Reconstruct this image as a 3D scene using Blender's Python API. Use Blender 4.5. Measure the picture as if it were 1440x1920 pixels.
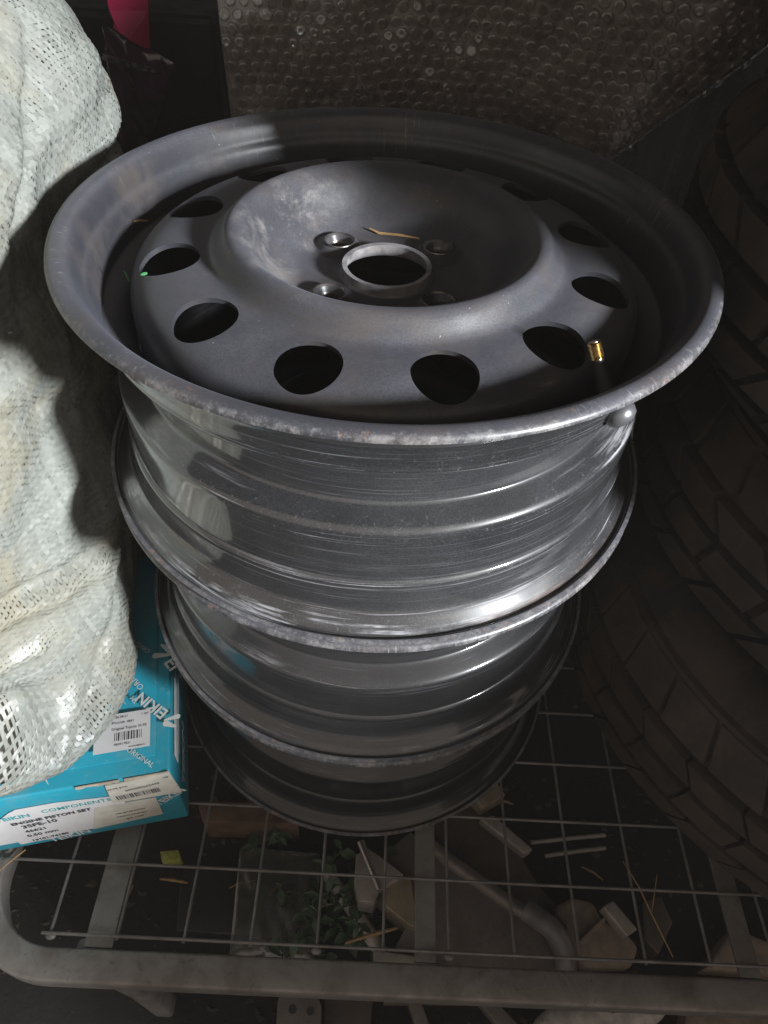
import bpy, bmesh, math, random
import numpy as np
from mathutils import Vector, Matrix
random.seed(7); rng = np.random.default_rng(11)
for o in list(bpy.data.objects): bpy.data.objects.remove(o)
S = bpy.context.scene
C = S.collection
PI = math.pi; R_ = math.radians

# ------------------------------------------------------------------ camera, light, exposure
F_PX = 1329.47
CAM = np.array([0.02706568, -0.18956929, 0.68840214])
CM = np.array([[0.9983092737229913, -0.05611629397315146, -0.015151090699765137],
               [0.031110198759133168, 0.7360300268258193, -0.676233654252693],
               [0.0490993842307711, 0.6746189748009629, 0.7365313905779282]])
cam = bpy.data.cameras.new('camera'); camo = bpy.data.objects.new('camera', cam); C.objects.link(camo)
cam.sensor_fit = 'HORIZONTAL'; cam.sensor_width = 36.0; cam.lens = 36.0 * F_PX / 1440
cam.clip_start = 0.01; cam.clip_end = 50
mw = Matrix([list(CM[i]) + [CAM[i]] for i in range(3)] + [[0, 0, 0, 1]])
camo.matrix_world = mw
S.camera = camo
S.render.resolution_x = 768; S.render.resolution_y = 1024

W = bpy.data.worlds.new('World'); S.world = W; W.use_nodes = True
bg = W.node_tree.nodes['Background']
bg.inputs[0].default_value = (1.0, 0.84, 0.71, 1); bg.inputs[1].default_value = 0.36

AZ, EL = R_(-38), R_(19)
LD = Vector((math.cos(AZ) * math.cos(EL), math.sin(AZ) * math.cos(EL), math.sin(EL)))   # towards the light
ld = bpy.data.lights.new('doorway_light', 'AREA'); ld.shape = 'DISK'; ld.size = 0.44
ld.energy = 570; ld.color = (0.93, 0.97, 1.0)
lo = bpy.data.objects.new('doorway_light', ld); C.objects.link(lo)
lo.location = Vector((0.0, 0.22, 0.35)) + LD * 4.0
lo.rotation_euler = LD.to_track_quat('Z', 'Y').to_euler()

# added soft fill lamp behind and left of the camera, for shadows and reflections
l2 = bpy.data.lights.new('soft_fill_light', 'AREA'); l2.shape = 'RECTANGLE'; l2.size = 1.1; l2.size_y = 1.1; l2.energy = 0.5; l2.color = (0.90, 0.96, 1.0)
l2o = bpy.data.objects.new('soft_fill_light', l2); C.objects.link(l2o); l2o.location = (-0.20, -1.20, 1.25)
l2o.rotation_euler = (Vector(l2o.location) - Vector((-.15, .1, .25))).to_track_quat('Z', 'Y').to_euler()

S.view_settings.view_transform = 'Standard'; S.view_settings.look = 'None'
S.view_settings.exposure = 0.0; S.view_settings.gamma = 1.0; S.view_settings.use_curve_mapping = False
S.render.engine = 'CYCLES'
S.cycles.max_bounces = 8; S.cycles.transparent_max_bounces = 24

# ------------------------------------------------------------------ helpers
def ray(px, py):
    d = np.array([(px - 720) / F_PX, -(py - 960) / F_PX, -1.0])
    return CM @ d
def atz(px, py, z):
    v = ray(px, py); return Vector(CAM + v * ((z - CAM[2]) / v[2]))
def aty(px, py, y):
    v = ray(px, py); return Vector(CAM + v * ((y - CAM[1]) / v[1]))

def tag(o, label=None, cat=None, group=None, kind=None):
    if label: o['label'] = label
    if cat: o['category'] = cat
    if group: o['group'] = group
    if kind: o['kind'] = kind
    return o
def empty(name, loc=(0, 0, 0), rz=0, **k):
    o = bpy.data.objects.new(name, None); C.objects.link(o); o.empty_display_size = 0.02
    o.location = loc; o.rotation_euler = (0, 0, rz); return tag(o, **k)
def link(name, me, mat, parent=None, **k):
    o = bpy.data.objects.new(name, me); C.objects.link(o)
    if mat is not None and not me.materials:
        for m in (mat if isinstance(mat, (list, tuple)) else [mat]): me.materials.append(m)
    if parent is not None: o.parent = parent
    return tag(o, **k)
def mesh(name, V, F, smooth=None):
    me = bpy.data.meshes.new(name); me.from_pydata([tuple(v) for v in V], [], [tuple(f) for f in F]); me.update()
    if smooth is not None:
        for p in me.polygons: p.use_smooth = True
        me.set_sharp_from_angle(angle=R_(smooth))
    return me
def bm_mesh(name, bm, smooth=None):
    me = bpy.data.meshes.new(name); bmesh.ops.recalc_face_normals(bm, faces=bm.faces); bm.to_mesh(me); bm.free()
    if smooth is not None:
        for p in me.polygons: p.use_smooth = True
        me.set_sharp_from_angle(angle=R_(smooth))
    return me
def box_bm(sx, sy, sz, bev=0.0, cx=0, cy=0, cz=0, seg=2):
    bm = bmesh.new(); bmesh.ops.create_cube(bm, size=1)
    for v in bm.verts: v.co = Vector((v.co.x * sx + cx, v.co.y * sy + cy, v.co.z * sz + cz))
    if bev: bmesh.ops.bevel(bm, geom=list(bm.edges), offset=bev, segments=seg, affect='EDGES', profile=0.5)
    return bm
def tube(name, pts, rad, n=10, square=False, cap=True, smooth=40, bev=0.0):
    """sweep a round (or square) section along pts (Vectors); rad may be a list"""
    pts = [Vector(p) for p in pts]; m = len(pts)
    if not isinstance(rad, (list, tuple)): rad = [rad] * m
    V = []; F = []
    T = []
    for i in range(m):
        a = pts[max(i - 1, 0)]; b = pts[min(i + 1, m - 1)]; T.append((b - a).normalized())
    ref = Vector((0, 0, 1)) if abs(T[0].z) < 0.9 else Vector((1, 0, 0))
    u = (ref - T[0] * ref.dot(T[0])).normalized()
    if square:
        r = rad[0]; b = bev
        prof = []
        for (sx, sy) in ((1, 1), (-1, 1), (-1, -1), (1, -1)):
            base = math.atan2(sy, sx)
            for k in (-1, 0, 1):
                a = base + k * PI / 4
                prof.append((sx * (r - b) + b * math.cos(a), sy * (r - b) + b * math.sin(a)))
        n = len(prof)
    for i in range(m):
        u = (u - T[i] * u.dot(T[i])).normalized(); w = T[i].cross(u)
        for k in range(n):
            if square: x, y = prof[k]
            else:
                a = 2 * PI * k / n; x, y = rad[i] * math.cos(a), rad[i] * math.sin(a)
            V.append(pts[i] + u * x + w * y)
    for i in range(m - 1):
        for k in range(n):
            F.append((i * n + k, i * n + (k + 1) % n, (i + 1) * n + (k + 1) % n, (i + 1) * n + k))
    if cap:
        F.append(tuple(range(n))[::-1]); F.append(tuple((m - 1) * n + k for k in range(n)))
    return mesh(name, V, F, smooth)
def revolve(name, prof, n, smooth=35, closed=True):
    V = []; F = []; m = len(prof)
    for i in range(n):
        a = 2 * PI * i / n; c, s = math.cos(a), math.sin(a)
        for (r, z) in prof: V.append((r * c, r * s, z))
    for i in range(n):
        j = (i + 1) % n
        for k in range(m if closed else m - 1):
            l = (k + 1) % m
            F.append((i * m + k, j * m + k, j * m + l, i * m + l))
    return mesh(name, V, F, smooth)
def smooth_line(P, sub=4):
    """Catmull-Rom through 2D points"""
    P = [np.array(p, float) for p in P]; out = []
    for i in range(len(P) - 1):
        p0 = P[max(i - 1, 0)]; p1 = P[i]; p2 = P[i + 1]; p3 = P[min(i + 2, len(P) - 1)]
        for k in range(sub):
            t = k / sub
            out.append(0.5 * (2 * p1 + (p2 - p0) * t + (2 * p0 - 5 * p1 + 4 * p2 - p3) * t * t + (3 * p1 - p0 - 3 * p2 + p3) * t ** 3))
    out.append(P[-1]); return out
def offset_line(P, d):
    out = []
    for i in range(len(P)):
        a = P[max(i - 1, 0)]; b = P[min(i + 1, len(P) - 1)]; t = (b - a) / (np.linalg.norm(b - a) + 1e-12)
        out.append(P[i] + np.array([-t[1], t[0]]) * d)
    return out

# ------------------------------------------------------------------ material helper
class NT:
    def __init__(s, name):
        s.m = bpy.data.materials.new(name); s.m.use_nodes = True; s.t = s.m.node_tree; s.n = s.t.nodes
        s.b = s.n['Principled BSDF']; s.out = s.n['Material Output']
    def add(s, typ, **k):
        n = s.n.new(typ)
        for a, v in k.items(): setattr(n, a, v)
        return n
    def l(s, a, b): s.t.links.new(a, b)
    def val(s, x, sock):
        if hasattr(x, 'is_output') or hasattr(x, 'links'): s.l(x, sock)
        else: sock.default_value = x
    def math(s, op, a, b=0.0, clamp=False):
        n = s.add('ShaderNodeMath', operation=op, use_clamp=clamp); s.val(a, n.inputs[0]); s.val(b, n.inputs[1]); return n.outputs[0]
    def coord(s, out='Object'): return s.add('ShaderNodeTexCoord').outputs[out]
    def noise(s, vec, scale, detail=4, rough=0.55, dist=0.0):
        n = s.add('ShaderNodeTexNoise'); s.l(vec, n.inputs['Vector']); n.inputs['Scale'].default_value = scale
        n.inputs['Detail'].default_value = detail; n.inputs['Roughness'].default_value = rough; n.inputs['Distortion'].default_value = dist
        return n.outputs['Fac']
    def ramp(s, x, lo, hi, a=0.0, b=1.0):
        n = s.add('ShaderNodeMapRange'); n.interpolation_type = 'SMOOTHSTEP'
        s.val(x, n.inputs[0]); n.inputs[1].default_value = lo; n.inputs[2].default_value = hi; n.inputs[3].default_value = a; n.inputs[4].default_value = b
        return n.outputs[0]
    def mix(s, f, a, b):
        n = s.add('ShaderNodeMix', data_type='RGBA'); s.val(f, n.inputs[0])
        for x, k in ((a, 6), (b, 7)):
            if hasattr(x, 'links'): s.l(x, n.inputs[k])
            else: n.inputs[k].default_value = (*x, 1)
        return n.outputs[2]
    def scalev(s, vec, v):
        n = s.add('ShaderNodeMapping'); s.l(vec, n.inputs[0]); n.inputs['Scale'].default_value = v; return n.outputs[0]
    def bump(s, h, strength, dist):
        n = s.add('ShaderNodeBump'); s.l(h, n.inputs['Height']); n.inputs['Strength'].default_value = strength; n.inputs['Distance'].default_value = dist
        return n.outputs[0]
    def cyl(s):
        """(theta, r, z) in object space"""
        sp = s.add('ShaderNodeSeparateXYZ'); s.l(s.coord(), sp.inputs[0])
        x, y, z = sp.outputs
        th = s.math('ARCTAN2', y, x); r = s.math('SQRT', s.math('ADD', s.math('MULTIPLY', x, x), s.math('MULTIPLY', y, y)))
        return x, y, z, th, r
    def vec(s, x, y, z):
        n = s.add('ShaderNodeCombineXYZ'); s.val(x, n.inputs[0]); s.val(y, n.inputs[1]); s.val(z, n.inputs[2]); return n.outputs[0]
    def set(s, **k):
        for a, v in k.items(): s.val(v if not isinstance(v, tuple) else (*v, 1), s.b.inputs[a.replace('_', ' ')])
        return s.m

def simple(name, col, rough=0.6, metal=0.0, var=0.25, scale=30, col2=None, bump=0.0, spec=0.5):
    t = NT(name); f = t.noise(t.coord(), scale, 6)
    c2 = col2 or tuple(c * (1 - var) for c in col)
    t.set(Base_Color=t.mix(t.ramp(f, .35, .65), col, c2), Roughness=t.ramp(f, .3, .7, max(rough - .1, .02), min(rough + .12, 1)), Metallic=metal)
    t.b.inputs['Specular IOR Level'].default_value = spec
    if bump: t.l(t.bump(f, bump, 0.002), t.b.inputs['Normal'])
    return t.m

# black steel-wheel paint, dusty satin (face side)
def mat_face():
    t = NT('wheel_face_paint'); x, y, z, th, r = t.cyl(); co = t.coord()
    big = t.noise(co, 14, 6, .6, .6); fine = t.noise(co, 900, 3, .6); mid = t.noise(co, 70, 6, .65, .4)
    streak = t.noise(t.vec(t.math('MULTIPLY', th, 1.2), t.math('MULTIPLY', r, 160), t.math('MULTIPLY', z, 160)), 3.0, 5, .6)
    geo = t.add('ShaderNodeNewGeometry'); sn = t.add('ShaderNodeSeparateXYZ'); t.l(geo.outputs['Normal'], sn.inputs[0])
    up = t.ramp(sn.outputs[2], .2, .97, .30, 1)
    dust = t.math('MULTIPLY', t.math('ADD', t.ramp(big, .3, .75, .40, .68), t.ramp(mid, .45, .75, 0, .10)), up)
    dust = t.math('MULTIPLY', dust, t.ramp(fine, .30, .62, .70, 1.03))
    dust = t.math('ADD', dust, t.math('MULTIPLY', t.ramp(streak, .62, .80), .15), True)
    # pale rubbed patches on the dish wall, brown film
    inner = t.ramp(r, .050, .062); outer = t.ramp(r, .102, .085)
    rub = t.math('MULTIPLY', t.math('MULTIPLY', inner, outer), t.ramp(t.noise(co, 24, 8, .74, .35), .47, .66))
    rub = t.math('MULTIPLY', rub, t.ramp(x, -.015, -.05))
    specks = t.ramp(t.noise(co, 420, 2, .5), .765, .80)
    col = t.mix(t.math('MULTIPLY', dust, .80), (.014, .0145, .0175), (.155, .152, .172))
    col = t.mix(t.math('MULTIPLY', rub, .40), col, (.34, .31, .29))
    col = t.mix(t.math('MULTIPLY', t.ramp(r, .0305, .0285), t.ramp(mid, .35, .6, .25, .7)), col, (.34, .32, .32))
    brown = t.math('MULTIPLY', t.ramp(t.noise(co, 26, 6, .65), .46, .68), .45)
    col = t.mix(brown, col, (.085, .068, .058))
    col = t.mix(t.math('MULTIPLY', specks, .75), col, (.40, .36, .32))
    lip = t.ramp(r, .1905, .1935)
    chip = t.math('MULTIPLY', lip, t.ramp(t.noise(co, 330, 6, .8), .50, .72))
    col = t.mix(t.math('MULTIPLY', chip, .5), col, (.30, .29, .29))
    rust = t.math('MULTIPLY', t.ramp(r, .186, .192), t.ramp(t.noise(co, 75, 8, .8), .585, .66))
    col = t.mix(t.math('MULTIPLY', rust, .75), col, (.25, .135, .095))
    sv = t.noise(t.vec(t.math('MULTIPLY', th, 70), t.math('MULTIPLY', r, 60), z), 2.0, 4, .7)
    scr2 = t.math('MULTIPLY', t.math('MULTIPLY', t.ramp(sv, .60, .68), t.ramp(r, .168, .175)), t.ramp(big, .45, .62))
    col = t.mix(t.math('MULTIPLY', scr2, .5), col, (.42, .41, .42))
    ew = t.math('MULTIPLY', t.ramp(r, .1926, .1944), t.ramp(t.noise(co, 70, 8, .8), .44, .66)); col = t.mix(t.math('MULTIPLY', ew, .55), col, (.30, .285, .275))
    h = t.math('ADD', t.math('MULTIPLY', mid, .5), t.math('MULTIPLY', fine, .25))
    t.l(t.bump(h, .16, .0012), t.b.inputs['Normal'])
    m = t.set(Base_Color=col, Roughness=t.ramp(dust, .1, .9, .33, .52)); t.b.inputs['Sheen Weight'].default_value = .06; t.b.inputs['Sheen Roughness'].default_value = .5; t.b.inputs['Sheen Tint'].default_value = (.75, .80, 1, 1); t.b.inputs['Specular IOR Level'].default_value = .5
    return m
# glossy barrel (tyre side) with scuffs that run round the rim
def mat_barrel(name, scuff, dustk, cior=1.85, crough=.075):
    t = NT(name); x, y, z, th, r = t.cyl(); co = t.coord()
    ringv = t.vec(t.math('MULTIPLY', x, 4), t.math('MULTIPLY', y, 4), t.math('MULTIPLY', t.math('ADD', z, t.math('MULTIPLY', r, .7)), 420))
    ring = t.noise(ringv, 2.2, 5, .65); ringf = t.noise(t.vec(t.math('MULTIPLY', x, 14), t.math('MULTIPLY', y, 14), t.math('MULTIPLY', t.math('ADD', z, r), 1300)), 2.0, 4, .6)
    fine = t.noise(co, 1100, 2, .5); big = t.noise(co, 16, 6, .62, .5); grit = t.noise(co, 480, 4, .7)
    # seats and ledges are rubbed by the tyre bead
    def band(c, w): return t.ramp(t.math('ABSOLUTE', t.math('SUBTRACT', z, t.math('ADD', c - .004, t.math('MULTIPLY', big, .008)))), w, w * .25)
    seat = t.math('ADD', t.math('ADD', band(.0765, .010), band(.0345, .006)), t.math('ADD', band(.006, .011), band(.128, .012)), True)
    lipm = t.ramp(r, .1922, .1942)
    scr = t.math('MULTIPLY', t.ramp(ring, .53, .66), t.ramp(ringf, .40, .60))
    wear = t.math('MULTIPLY', t.math('ADD', t.math('MULTIPLY', seat, .75), .16), t.math('ADD', scr, t.math('MULTIPLY', t.ramp(grit, .56, .76), .28), True))
    wear = t.math('MULTIPLY', wear, scuff)
    dust = t.math('MULTIPLY', t.ramp(big, .30, .78, .55, 1.0), t.ramp(fine, .42, .60, .45, 1)); dust = t.math('MULTIPLY', dust, dustk)
    col = t.mix(dust, (.012, .0125, .0135), (.20, .197, .21))
    col = t.mix(wear, col, (.27, .265, .28))
    edge = t.math('MULTIPLY', lipm, t.ramp(t.noise(co, 120, 8, .8), .44, .64))
    col = t.mix(t.math('MULTIPLY', edge, .7), col, (.34, .325, .31))
    rust = t.math('MULTIPLY', t.math('MULTIPLY', t.ramp(r, .178, .190), t.ramp(t.noise(ringv, .8, 5, .7), .52, .66)), .55)
    col = t.mix(rust, col, (.15, .085, .060))
    t.l(t.bump(t.math('ADD', t.math('MULTIPLY', ringf, .5), grit), .035, .0006), t.b.inputs['Normal'])
    rough = t.math('ADD', t.ramp(big, .3, .7, .34, .46), t.math('MULTIPLY', t.math('ADD', wear, dust, True), .3), True)
    cw = t.math('SUBTRACT', 1.0, wear, True); t.l(cw, t.b.inputs['Coat Weight']); t.b.inputs['Coat IOR'].default_value = cior; t.b.inputs['Coat Roughness'].default_value = crough
    m = t.set(Base_Color=col, Roughness=rough, Metallic=t.math('MULTIPLY', edge, .5)); t.b.inputs['IOR'].default_value = 1.42
    return m
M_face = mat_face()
M_barrel = [mat_barrel('wheel_barrel_gloss', 1.25, .12), mat_barrel('wheel_barrel_shaded', .55, .08, 1.6, .12), mat_barrel('wheel_barrel_deep_shade', .3, .02, 1.4, .14)]  # lower wheels get darker, duller copies: their shade is put into the material
M_rubber = simple('valve_rubber', (.030, .030, .032), .5)
M_brass = simple('brass', (.72, .49, .22), .28, 1.0, .2, 300)
M_bulb = simple('valve_bulb', (.20, .20, .21), .30, .6)
def mat_galv(name, a, b):
    t = NT(name); co = t.coord(); n1 = t.noise(co, 22, 7, .65, .5); n2 = t.noise(co, 130, 5, .7); n3 = t.noise(co, 9, 5, .6)
    col = t.mix(t.ramp(n1, .35, .68), a, b)
    col = t.mix(t.math('MULTIPLY', t.ramp(n2, .58, .72), .6), col, (.075, .06, .05))
    col = t.mix(t.math('MULTIPLY', t.ramp(n3, .56, .70), .55), col, (.10, .075, .058))
    t.l(t.bump(n2, .15, .001), t.b.inputs['Normal'])
    return t.set(Base_Color=col, Roughness=t.ramp(n1, .3, .7, .42, .65), Metallic=.35)
M_frame = mat_galv('rack_frame_paint', (.25, .23, .215), (.15, .128, .112))
M_wire = mat_galv('rack_wire', (.21, .20, .195), (.13, .12, .11))
M_slat = mat_galv('rack_flat_bar', (.22, .205, .19), (.14, .13, .12))

# ------------------------------------------------------------------ setting: ground and back wall
ZG = -0.32
def mat_ground():
    t = NT('dark_soil'); co = t.coord(); a = t.noise(co, 9, 8, .65, .6); b = t.noise(co, 120, 6, .7)
    col = t.mix(t.ramp(a, .35, .65), (.006, .0055, .0045), (.012, .010, .008)); col = t.mix(t.ramp(b, .6, .75), col, (.028, .023, .019))
    t.l(t.bump(t.math('ADD', a, b), .35, .010), t.b.inputs['Normal']); return t.set(Base_Color=col, Roughness=.9)
n = 110; V = []; Fq = []
for i in range(n + 1):
    for j in range(n + 1):
        xx = -3.1 + 6.2 * i / n; yy = -3.5 + 4.7 * j / n
        V.append((xx, yy, ZG - 0.012 + 0.010 * math.sin(xx * 17 + yy * 5) * math.sin(yy * 23 - xx * 4)))
for i in range(n):
    for j in range(n): Fq.append((i * (n + 1) + j, (i + 1) * (n + 1) + j, (i + 1) * (n + 1) + j + 1, i * (n + 1) + j + 1))
link('ground', mesh('ground', V, Fq, 180), mat_ground(), kind='structure')
M_wall = simple('back_wall_board', (.020, .014, .012), .8, 0, .4, 8)
link('wall_back', bm_mesh('wall_back', box_bm(4.4, .04, 2.6, 0, 0, 1.06, ZG + 1.3)), M_wall, kind='structure')

link('added_roof_blocker', bm_mesh('added_roof_blocker', box_bm(4.4, 1.50, .04, 0, 0, .33, 1.40)), M_wall, kind='structure')  # unseen slab added overhead to block ambient light and darken reflections
link('added_right_blocker', bm_mesh('added_right_blocker', box_bm(.04, .75, 1.72, 0, 1.45, .66, ZG + .85)), M_wall, kind='structure')  # unseen slab added at right, blocks ambient light like the one overhead

# ------------------------------------------------------------------ steel wheels
CX, CY = 0.0270, 0.2268
WH = 0.1646
Z0 = 0.3292
rim_c = [(.1942, .4893), (.1934, .4912), (.1908, .4922), (.1874, .4918), (.1844, .4890), (.1822, .4835), (.1806, .4778), (.1780, .4732),
         (.1764, .4640), (.1752, .4575), (.1752, .4550), (.1735, .4525), (.1680, .4492), (.1618, .4450), (.1593, .4400), (.1588, .4330), (.1588, .4240),
         (.1590, .4185), (.1604, .4158), (.1645, .4132), (.1702, .4098), (.1730, .4076), (.1738, .4040), (.1738, .3850), (.1738, .3690), (.1748, .3672), (.1760, .3650), (.1753, .3626),
         (.1750, .3605), (.1760, .3520), (.1774, .3450), (.1796, .3405), (.1826, .3368), (.1862, .3330), (.1902, .3309), (.1932, .3318), (.1941, .3345)]
rim_s = [np.array([p[0], p[1] - Z0]) for p in smooth_line(rim_c, 3)]
th = 0.0014
outer = offset_line(rim_s, th)     # tangent runs downward: +normal = outward (tyre side)
inner = offset_line(rim_s, -th)
if outer[len(outer) // 2][0] < inner[len(inner) // 2][0]: outer, inner = inner, outer
prof = [tuple(p) for p in outer] + [tuple(p) for p in inner[::-1]]
NO = len(outer)
def make_rim(mats):
    me = revolve('rim', prof, 256, 50)
    m = len(prof)
    me.materials.append(mats[0]); me.materials.append(mats[1])
    for p in me.polygons:
        k = p.index % m
        p.material_index = 0 if k < NO - 1 else 1
    return me
disc_c = [(.0268, .4650), (.0270, .4630), (.0274, .4600), (.0290, .4575), (.0330, .4562), (.0400, .4558), (.0500, .4558), (.0555, .4560), (.0610, .4572), (.0670, .4606), (.0735, .4672),
          (.0800, .4768), (.0850, .4840), (.0895, .4880), (.0935, .4894), (.0972, .4884), (.1012, .4838), (.1055, .4790), (.1105, .4772), (.1210, .4772), (.1320, .4762),
          (.1420, .4735), (.1490, .4698), (.1530, .4650), (.1550, .4590), (.1556, .4500), (.1556, .4330)]
disc_s = [np.array([p[0], p[1] - Z0]) for p in smooth_line(disc_c, 3)]
dtop = offset_line(disc_s, .0015); dbot = offset_line(disc_s, -.0015)
dprof = [tuple(p) for p in dtop] + [tuple(p) for p in dbot[::-1]]
LUG_A = [44 + 90 * k for k in range(4)]; LUG_R = 0.0465
HOLE_A = [14 + 30 * k for k in range(12)]; HOLE_R = 0.1312
def make_disc():
    me = revolve('disc', dprof, 240, 40)
    lug = [(LUG_R * math.cos(R_(a)), LUG_R * math.sin(R_(a))) for a in LUG_A]
    for v in me.vertices:
        for (lx, ly) in lug:
            d = math.hypot(v.co.x - lx, v.co.y - ly)
            if d < .0165 and v.co.z < .1320:
                s = min(1, max(0, (.0165 - d) / .0065)); v.co.z += .0042 * s * s * (3 - 2 * s)
    o = bpy.data.objects.new('tmp', me); C.objects.link(o)
    bm = bmesh.new()
    slope = math.atan2(-.0022, .0105)
    for a in HOLE_A:
        mm = Matrix.Rotation(R_(a), 4, 'Z') @ Matrix.Translation((HOLE_R, 0, .4762 - Z0)) @ Matrix.Rotation(-slope, 4, 'Y') @ Matrix.Diagonal((.0182, .0174, .02, 1))
        bmesh.ops.create_cone(bm, cap_ends=True, segments=48, radius1=1, radius2=1, depth=2, matrix=mm)
    for (lx, ly) in lug:
        bmesh.ops.create_cone(bm, cap_ends=True, segments=32, radius1=.0062, radius2=.0062, depth=.03, matrix=Matrix.Translation((lx, ly, .4575 - Z0)))
    cm = bpy.data.meshes.new('cut'); bm.to_mesh(cm); bm.free()
    co_ = bpy.data.objects.new('cut', cm); C.objects.link(co_)
    bm = bmesh.new()
    for (lx, ly) in lug:
        bmesh.ops.create_cone(bm, cap_ends=True, segments=32, radius1=.0050, radius2=.0105, depth=.010, matrix=Matrix.Translation((lx, ly, .4600 - Z0)))
    cm2 = bpy.data.meshes.new('cut2'); bm.to_mesh(cm2); bm.free()
    co2 = bpy.data.objects.new('cut2', cm2); C.objects.link(co2)
    for c_ in (co_, co2):
        md = o.modifiers.new('b', 'BOOLEAN'); md.operation = 'DIFFERENCE'; md.object = c_; md.solver = 'EXACT'
    dg = bpy.context.evaluated_depsgraph_get()
    res = bpy.data.meshes.new_from_object(o.evaluated_get(dg)); res.name = 'disc'
    for q in (o, co_, co2): bpy.data.objects.remove(q)
    for p in res.polygons: p.use_smooth = True
    res.set_sharp_from_angle(angle=R_(38)); res.materials.clear()
    return res
disc_me = make_disc()
VA = R_(-46.8)   # valve angle
def rz(v, a): return Vector((v[0] * math.cos(a) - v[1] * math.sin(a), v[0] * math.sin(a) + v[1] * math.cos(a), v[2]))
vb = np.array([.1772, 0, .1345]); 
stem_pts = [(.1790, 0, .1330), (.1775, 0, .1345), (.1745, 0, .1370), (.1700, 0, .1400), (.1655, 0, .1440), (.1615, 0, .1490), (.1585, 0, .1535)]
stem_rad = [.0030, .0062, .0066, .0056, .0042, .0034, .0030]
stem_me = tube('valve_stem', [rz(p, VA) for p in stem_pts], stem_rad, 16)
tip = []
q0 = Vector((.1585, 0, .1535)); qd = (Vector((.1585, 0, .1535)) - Vector((.1615, 0, .1490))).normalized()
tr = []; 
for i in range(31):
    tip.append(rz(q0 + qd * (.0095 * i / 30), VA)); tr.append(.0033 + (.00022 if i % 2 else 0) if 2 < i < 29 else .0028)
tip_me = tube('valve_thread', tip, tr, 16)
bulb_me = tube('valve_bulb', [rz(p, VA) for p in [(.1765, 0, .1340), (.1775, 0, .1335), (.1798, 0, .1322), (.1825, 0, .1306), (.1845, 0, .1294), (.1850, 0, .1291)]], [.0070, .0080, .0084, .0074, .0045, .0012], 18)
seat_me = revolve('lug_seat', [(.0104, .4622 - Z0), (.0101, .4628 - Z0), (.0094, .4624 - Z0), (.0064, .4570 - Z0), (.0061, .4550 - Z0), (.0070, .4550 - Z0)], 36, 40)
M_seat = simple('bare_seat_metal', (.25, .23, .22), .36, .8, .5, 300)
wl = ['black steel wheel on top of the stack, brass valve showing', 'dusty black steel wheel in the middle of the stack', 'dark steel wheel at the bottom of the stack, standing on wire shelf']
rots = [0, 75, 200]
for i in range(3):
    w = empty('steel_wheel', (CX, CY, WH * (2 - i) + (0.0)), R_(rots[i]), label=wl[i], cat='wheel', group='stacked steel wheels')
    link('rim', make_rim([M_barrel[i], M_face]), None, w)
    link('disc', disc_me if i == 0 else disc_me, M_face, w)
    for a in LUG_A:
        o = link('lug_seat', seat_me, M_seat, w); o.location = (LUG_R * math.cos(R_(a)), LUG_R * math.sin(R_(a)), 0)
    v = link('valve_stem', stem_me, M_rubber, w)
    link('valve_thread', tip_me, M_brass, v); link('valve_bulb', bulb_me, M_bulb, v)

# ------------------------------------------------------------------ rack
SP = 0.05605
rack = empty('wire_shelf', (0, 0, 0), label='grey metal rack shelf with welded wire mesh under the wheels', cat='shelf')
BT = -0.0075; BR = 0.0125      # frame tube: top z and half size
zc = BT - BR + 0.004
FY = -0.0775
pts = [Vector((1.1, FY, zc)), Vector((0.9, FY, zc)), Vector((0.5, FY, zc)), Vector((0.1, FY, zc))]
XL = -0.2935; rad = 0.072
for k in range(13):
    a = -PI / 2 - (PI / 2) * k / 12
    pts.append(Vector((XL + rad + rad * math.cos(a), FY + rad + rad * math.sin(a), zc)))
pts += [Vector((XL, .25, zc)), Vector((XL, .68, zc))]
fr = link('frame_tube', tube('frame_tube', pts, BR, square=True, bev=.0026, smooth=50), M_frame, rack)
link('frame_tube', tube('frame_tube', [Vector((XL + .012, .692, zc)), Vector((1.1, .692, zc))], BR, square=True, bev=.0035, smooth=50), M_frame, rack)
for x in (-.183, .0925, .37, .65):
    wdt = .024 if x < 0 else .0185
    link('flat_bar', bm_mesh('flat_bar', box_bm(wdt, .762, .004, .0008, x, FY + .0125 + .382, -.0085)), M_slat, rack)
WR = .00135
for k in range(-1, 14):
    y = k * SP
    dz = -WR
    link('wire', tube('wire', [Vector((XL + .008 + (.055 if k == -1 else 0), y + .0, dz)), Vector((-.1, y + random.uniform(-.0006, .0006), dz)), Vector((.2, y + random.uniform(-.0008, .0008), dz - .0004)), Vector((.5, y, dz)), Vector((1.05, y, dz))], WR, 8), M_wire, rack)
for k in range(-4, 18):
    x = k * SP
    dz = -3 * WR + .0001
    link('wire', tube('wire', [Vector((x, -.0585, dz)), Vector((x + random.uniform(-.0008, .0008), .15, dz)), Vector((x, .4, dz)), Vector((x, .685, dz))], WR, 8), M_wire, rack)
for x, y in ((-.2235, -.0575), (.0, -.0595), (.1125, -.0595)):
    bm = bmesh.new(); bmesh.ops.create_icosphere(bm, subdivisions=2, radius=.0042, matrix=Matrix.Translation((x, y, -.004)) @ Matrix.Diagonal((1.1, .8, .7, 1)))
    link('weld', bm_mesh('weld', bm, 180), M_wire, rack)
# legs
for x, y in ((-.195, FY + .012), (1.0, FY), (-.25, .68), (1.0, .68)):
    p = [Vector((x, y, zc - .008)), Vector((x + .004, y, zc - .06)), Vector((x + .010, y + .004, -.2)), Vector((x + .012, y + .004, ZG - .004))]
    link('leg', tube('leg', p, .011, square=True, bev=.004, smooth=50), M_frame, rack)

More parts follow.
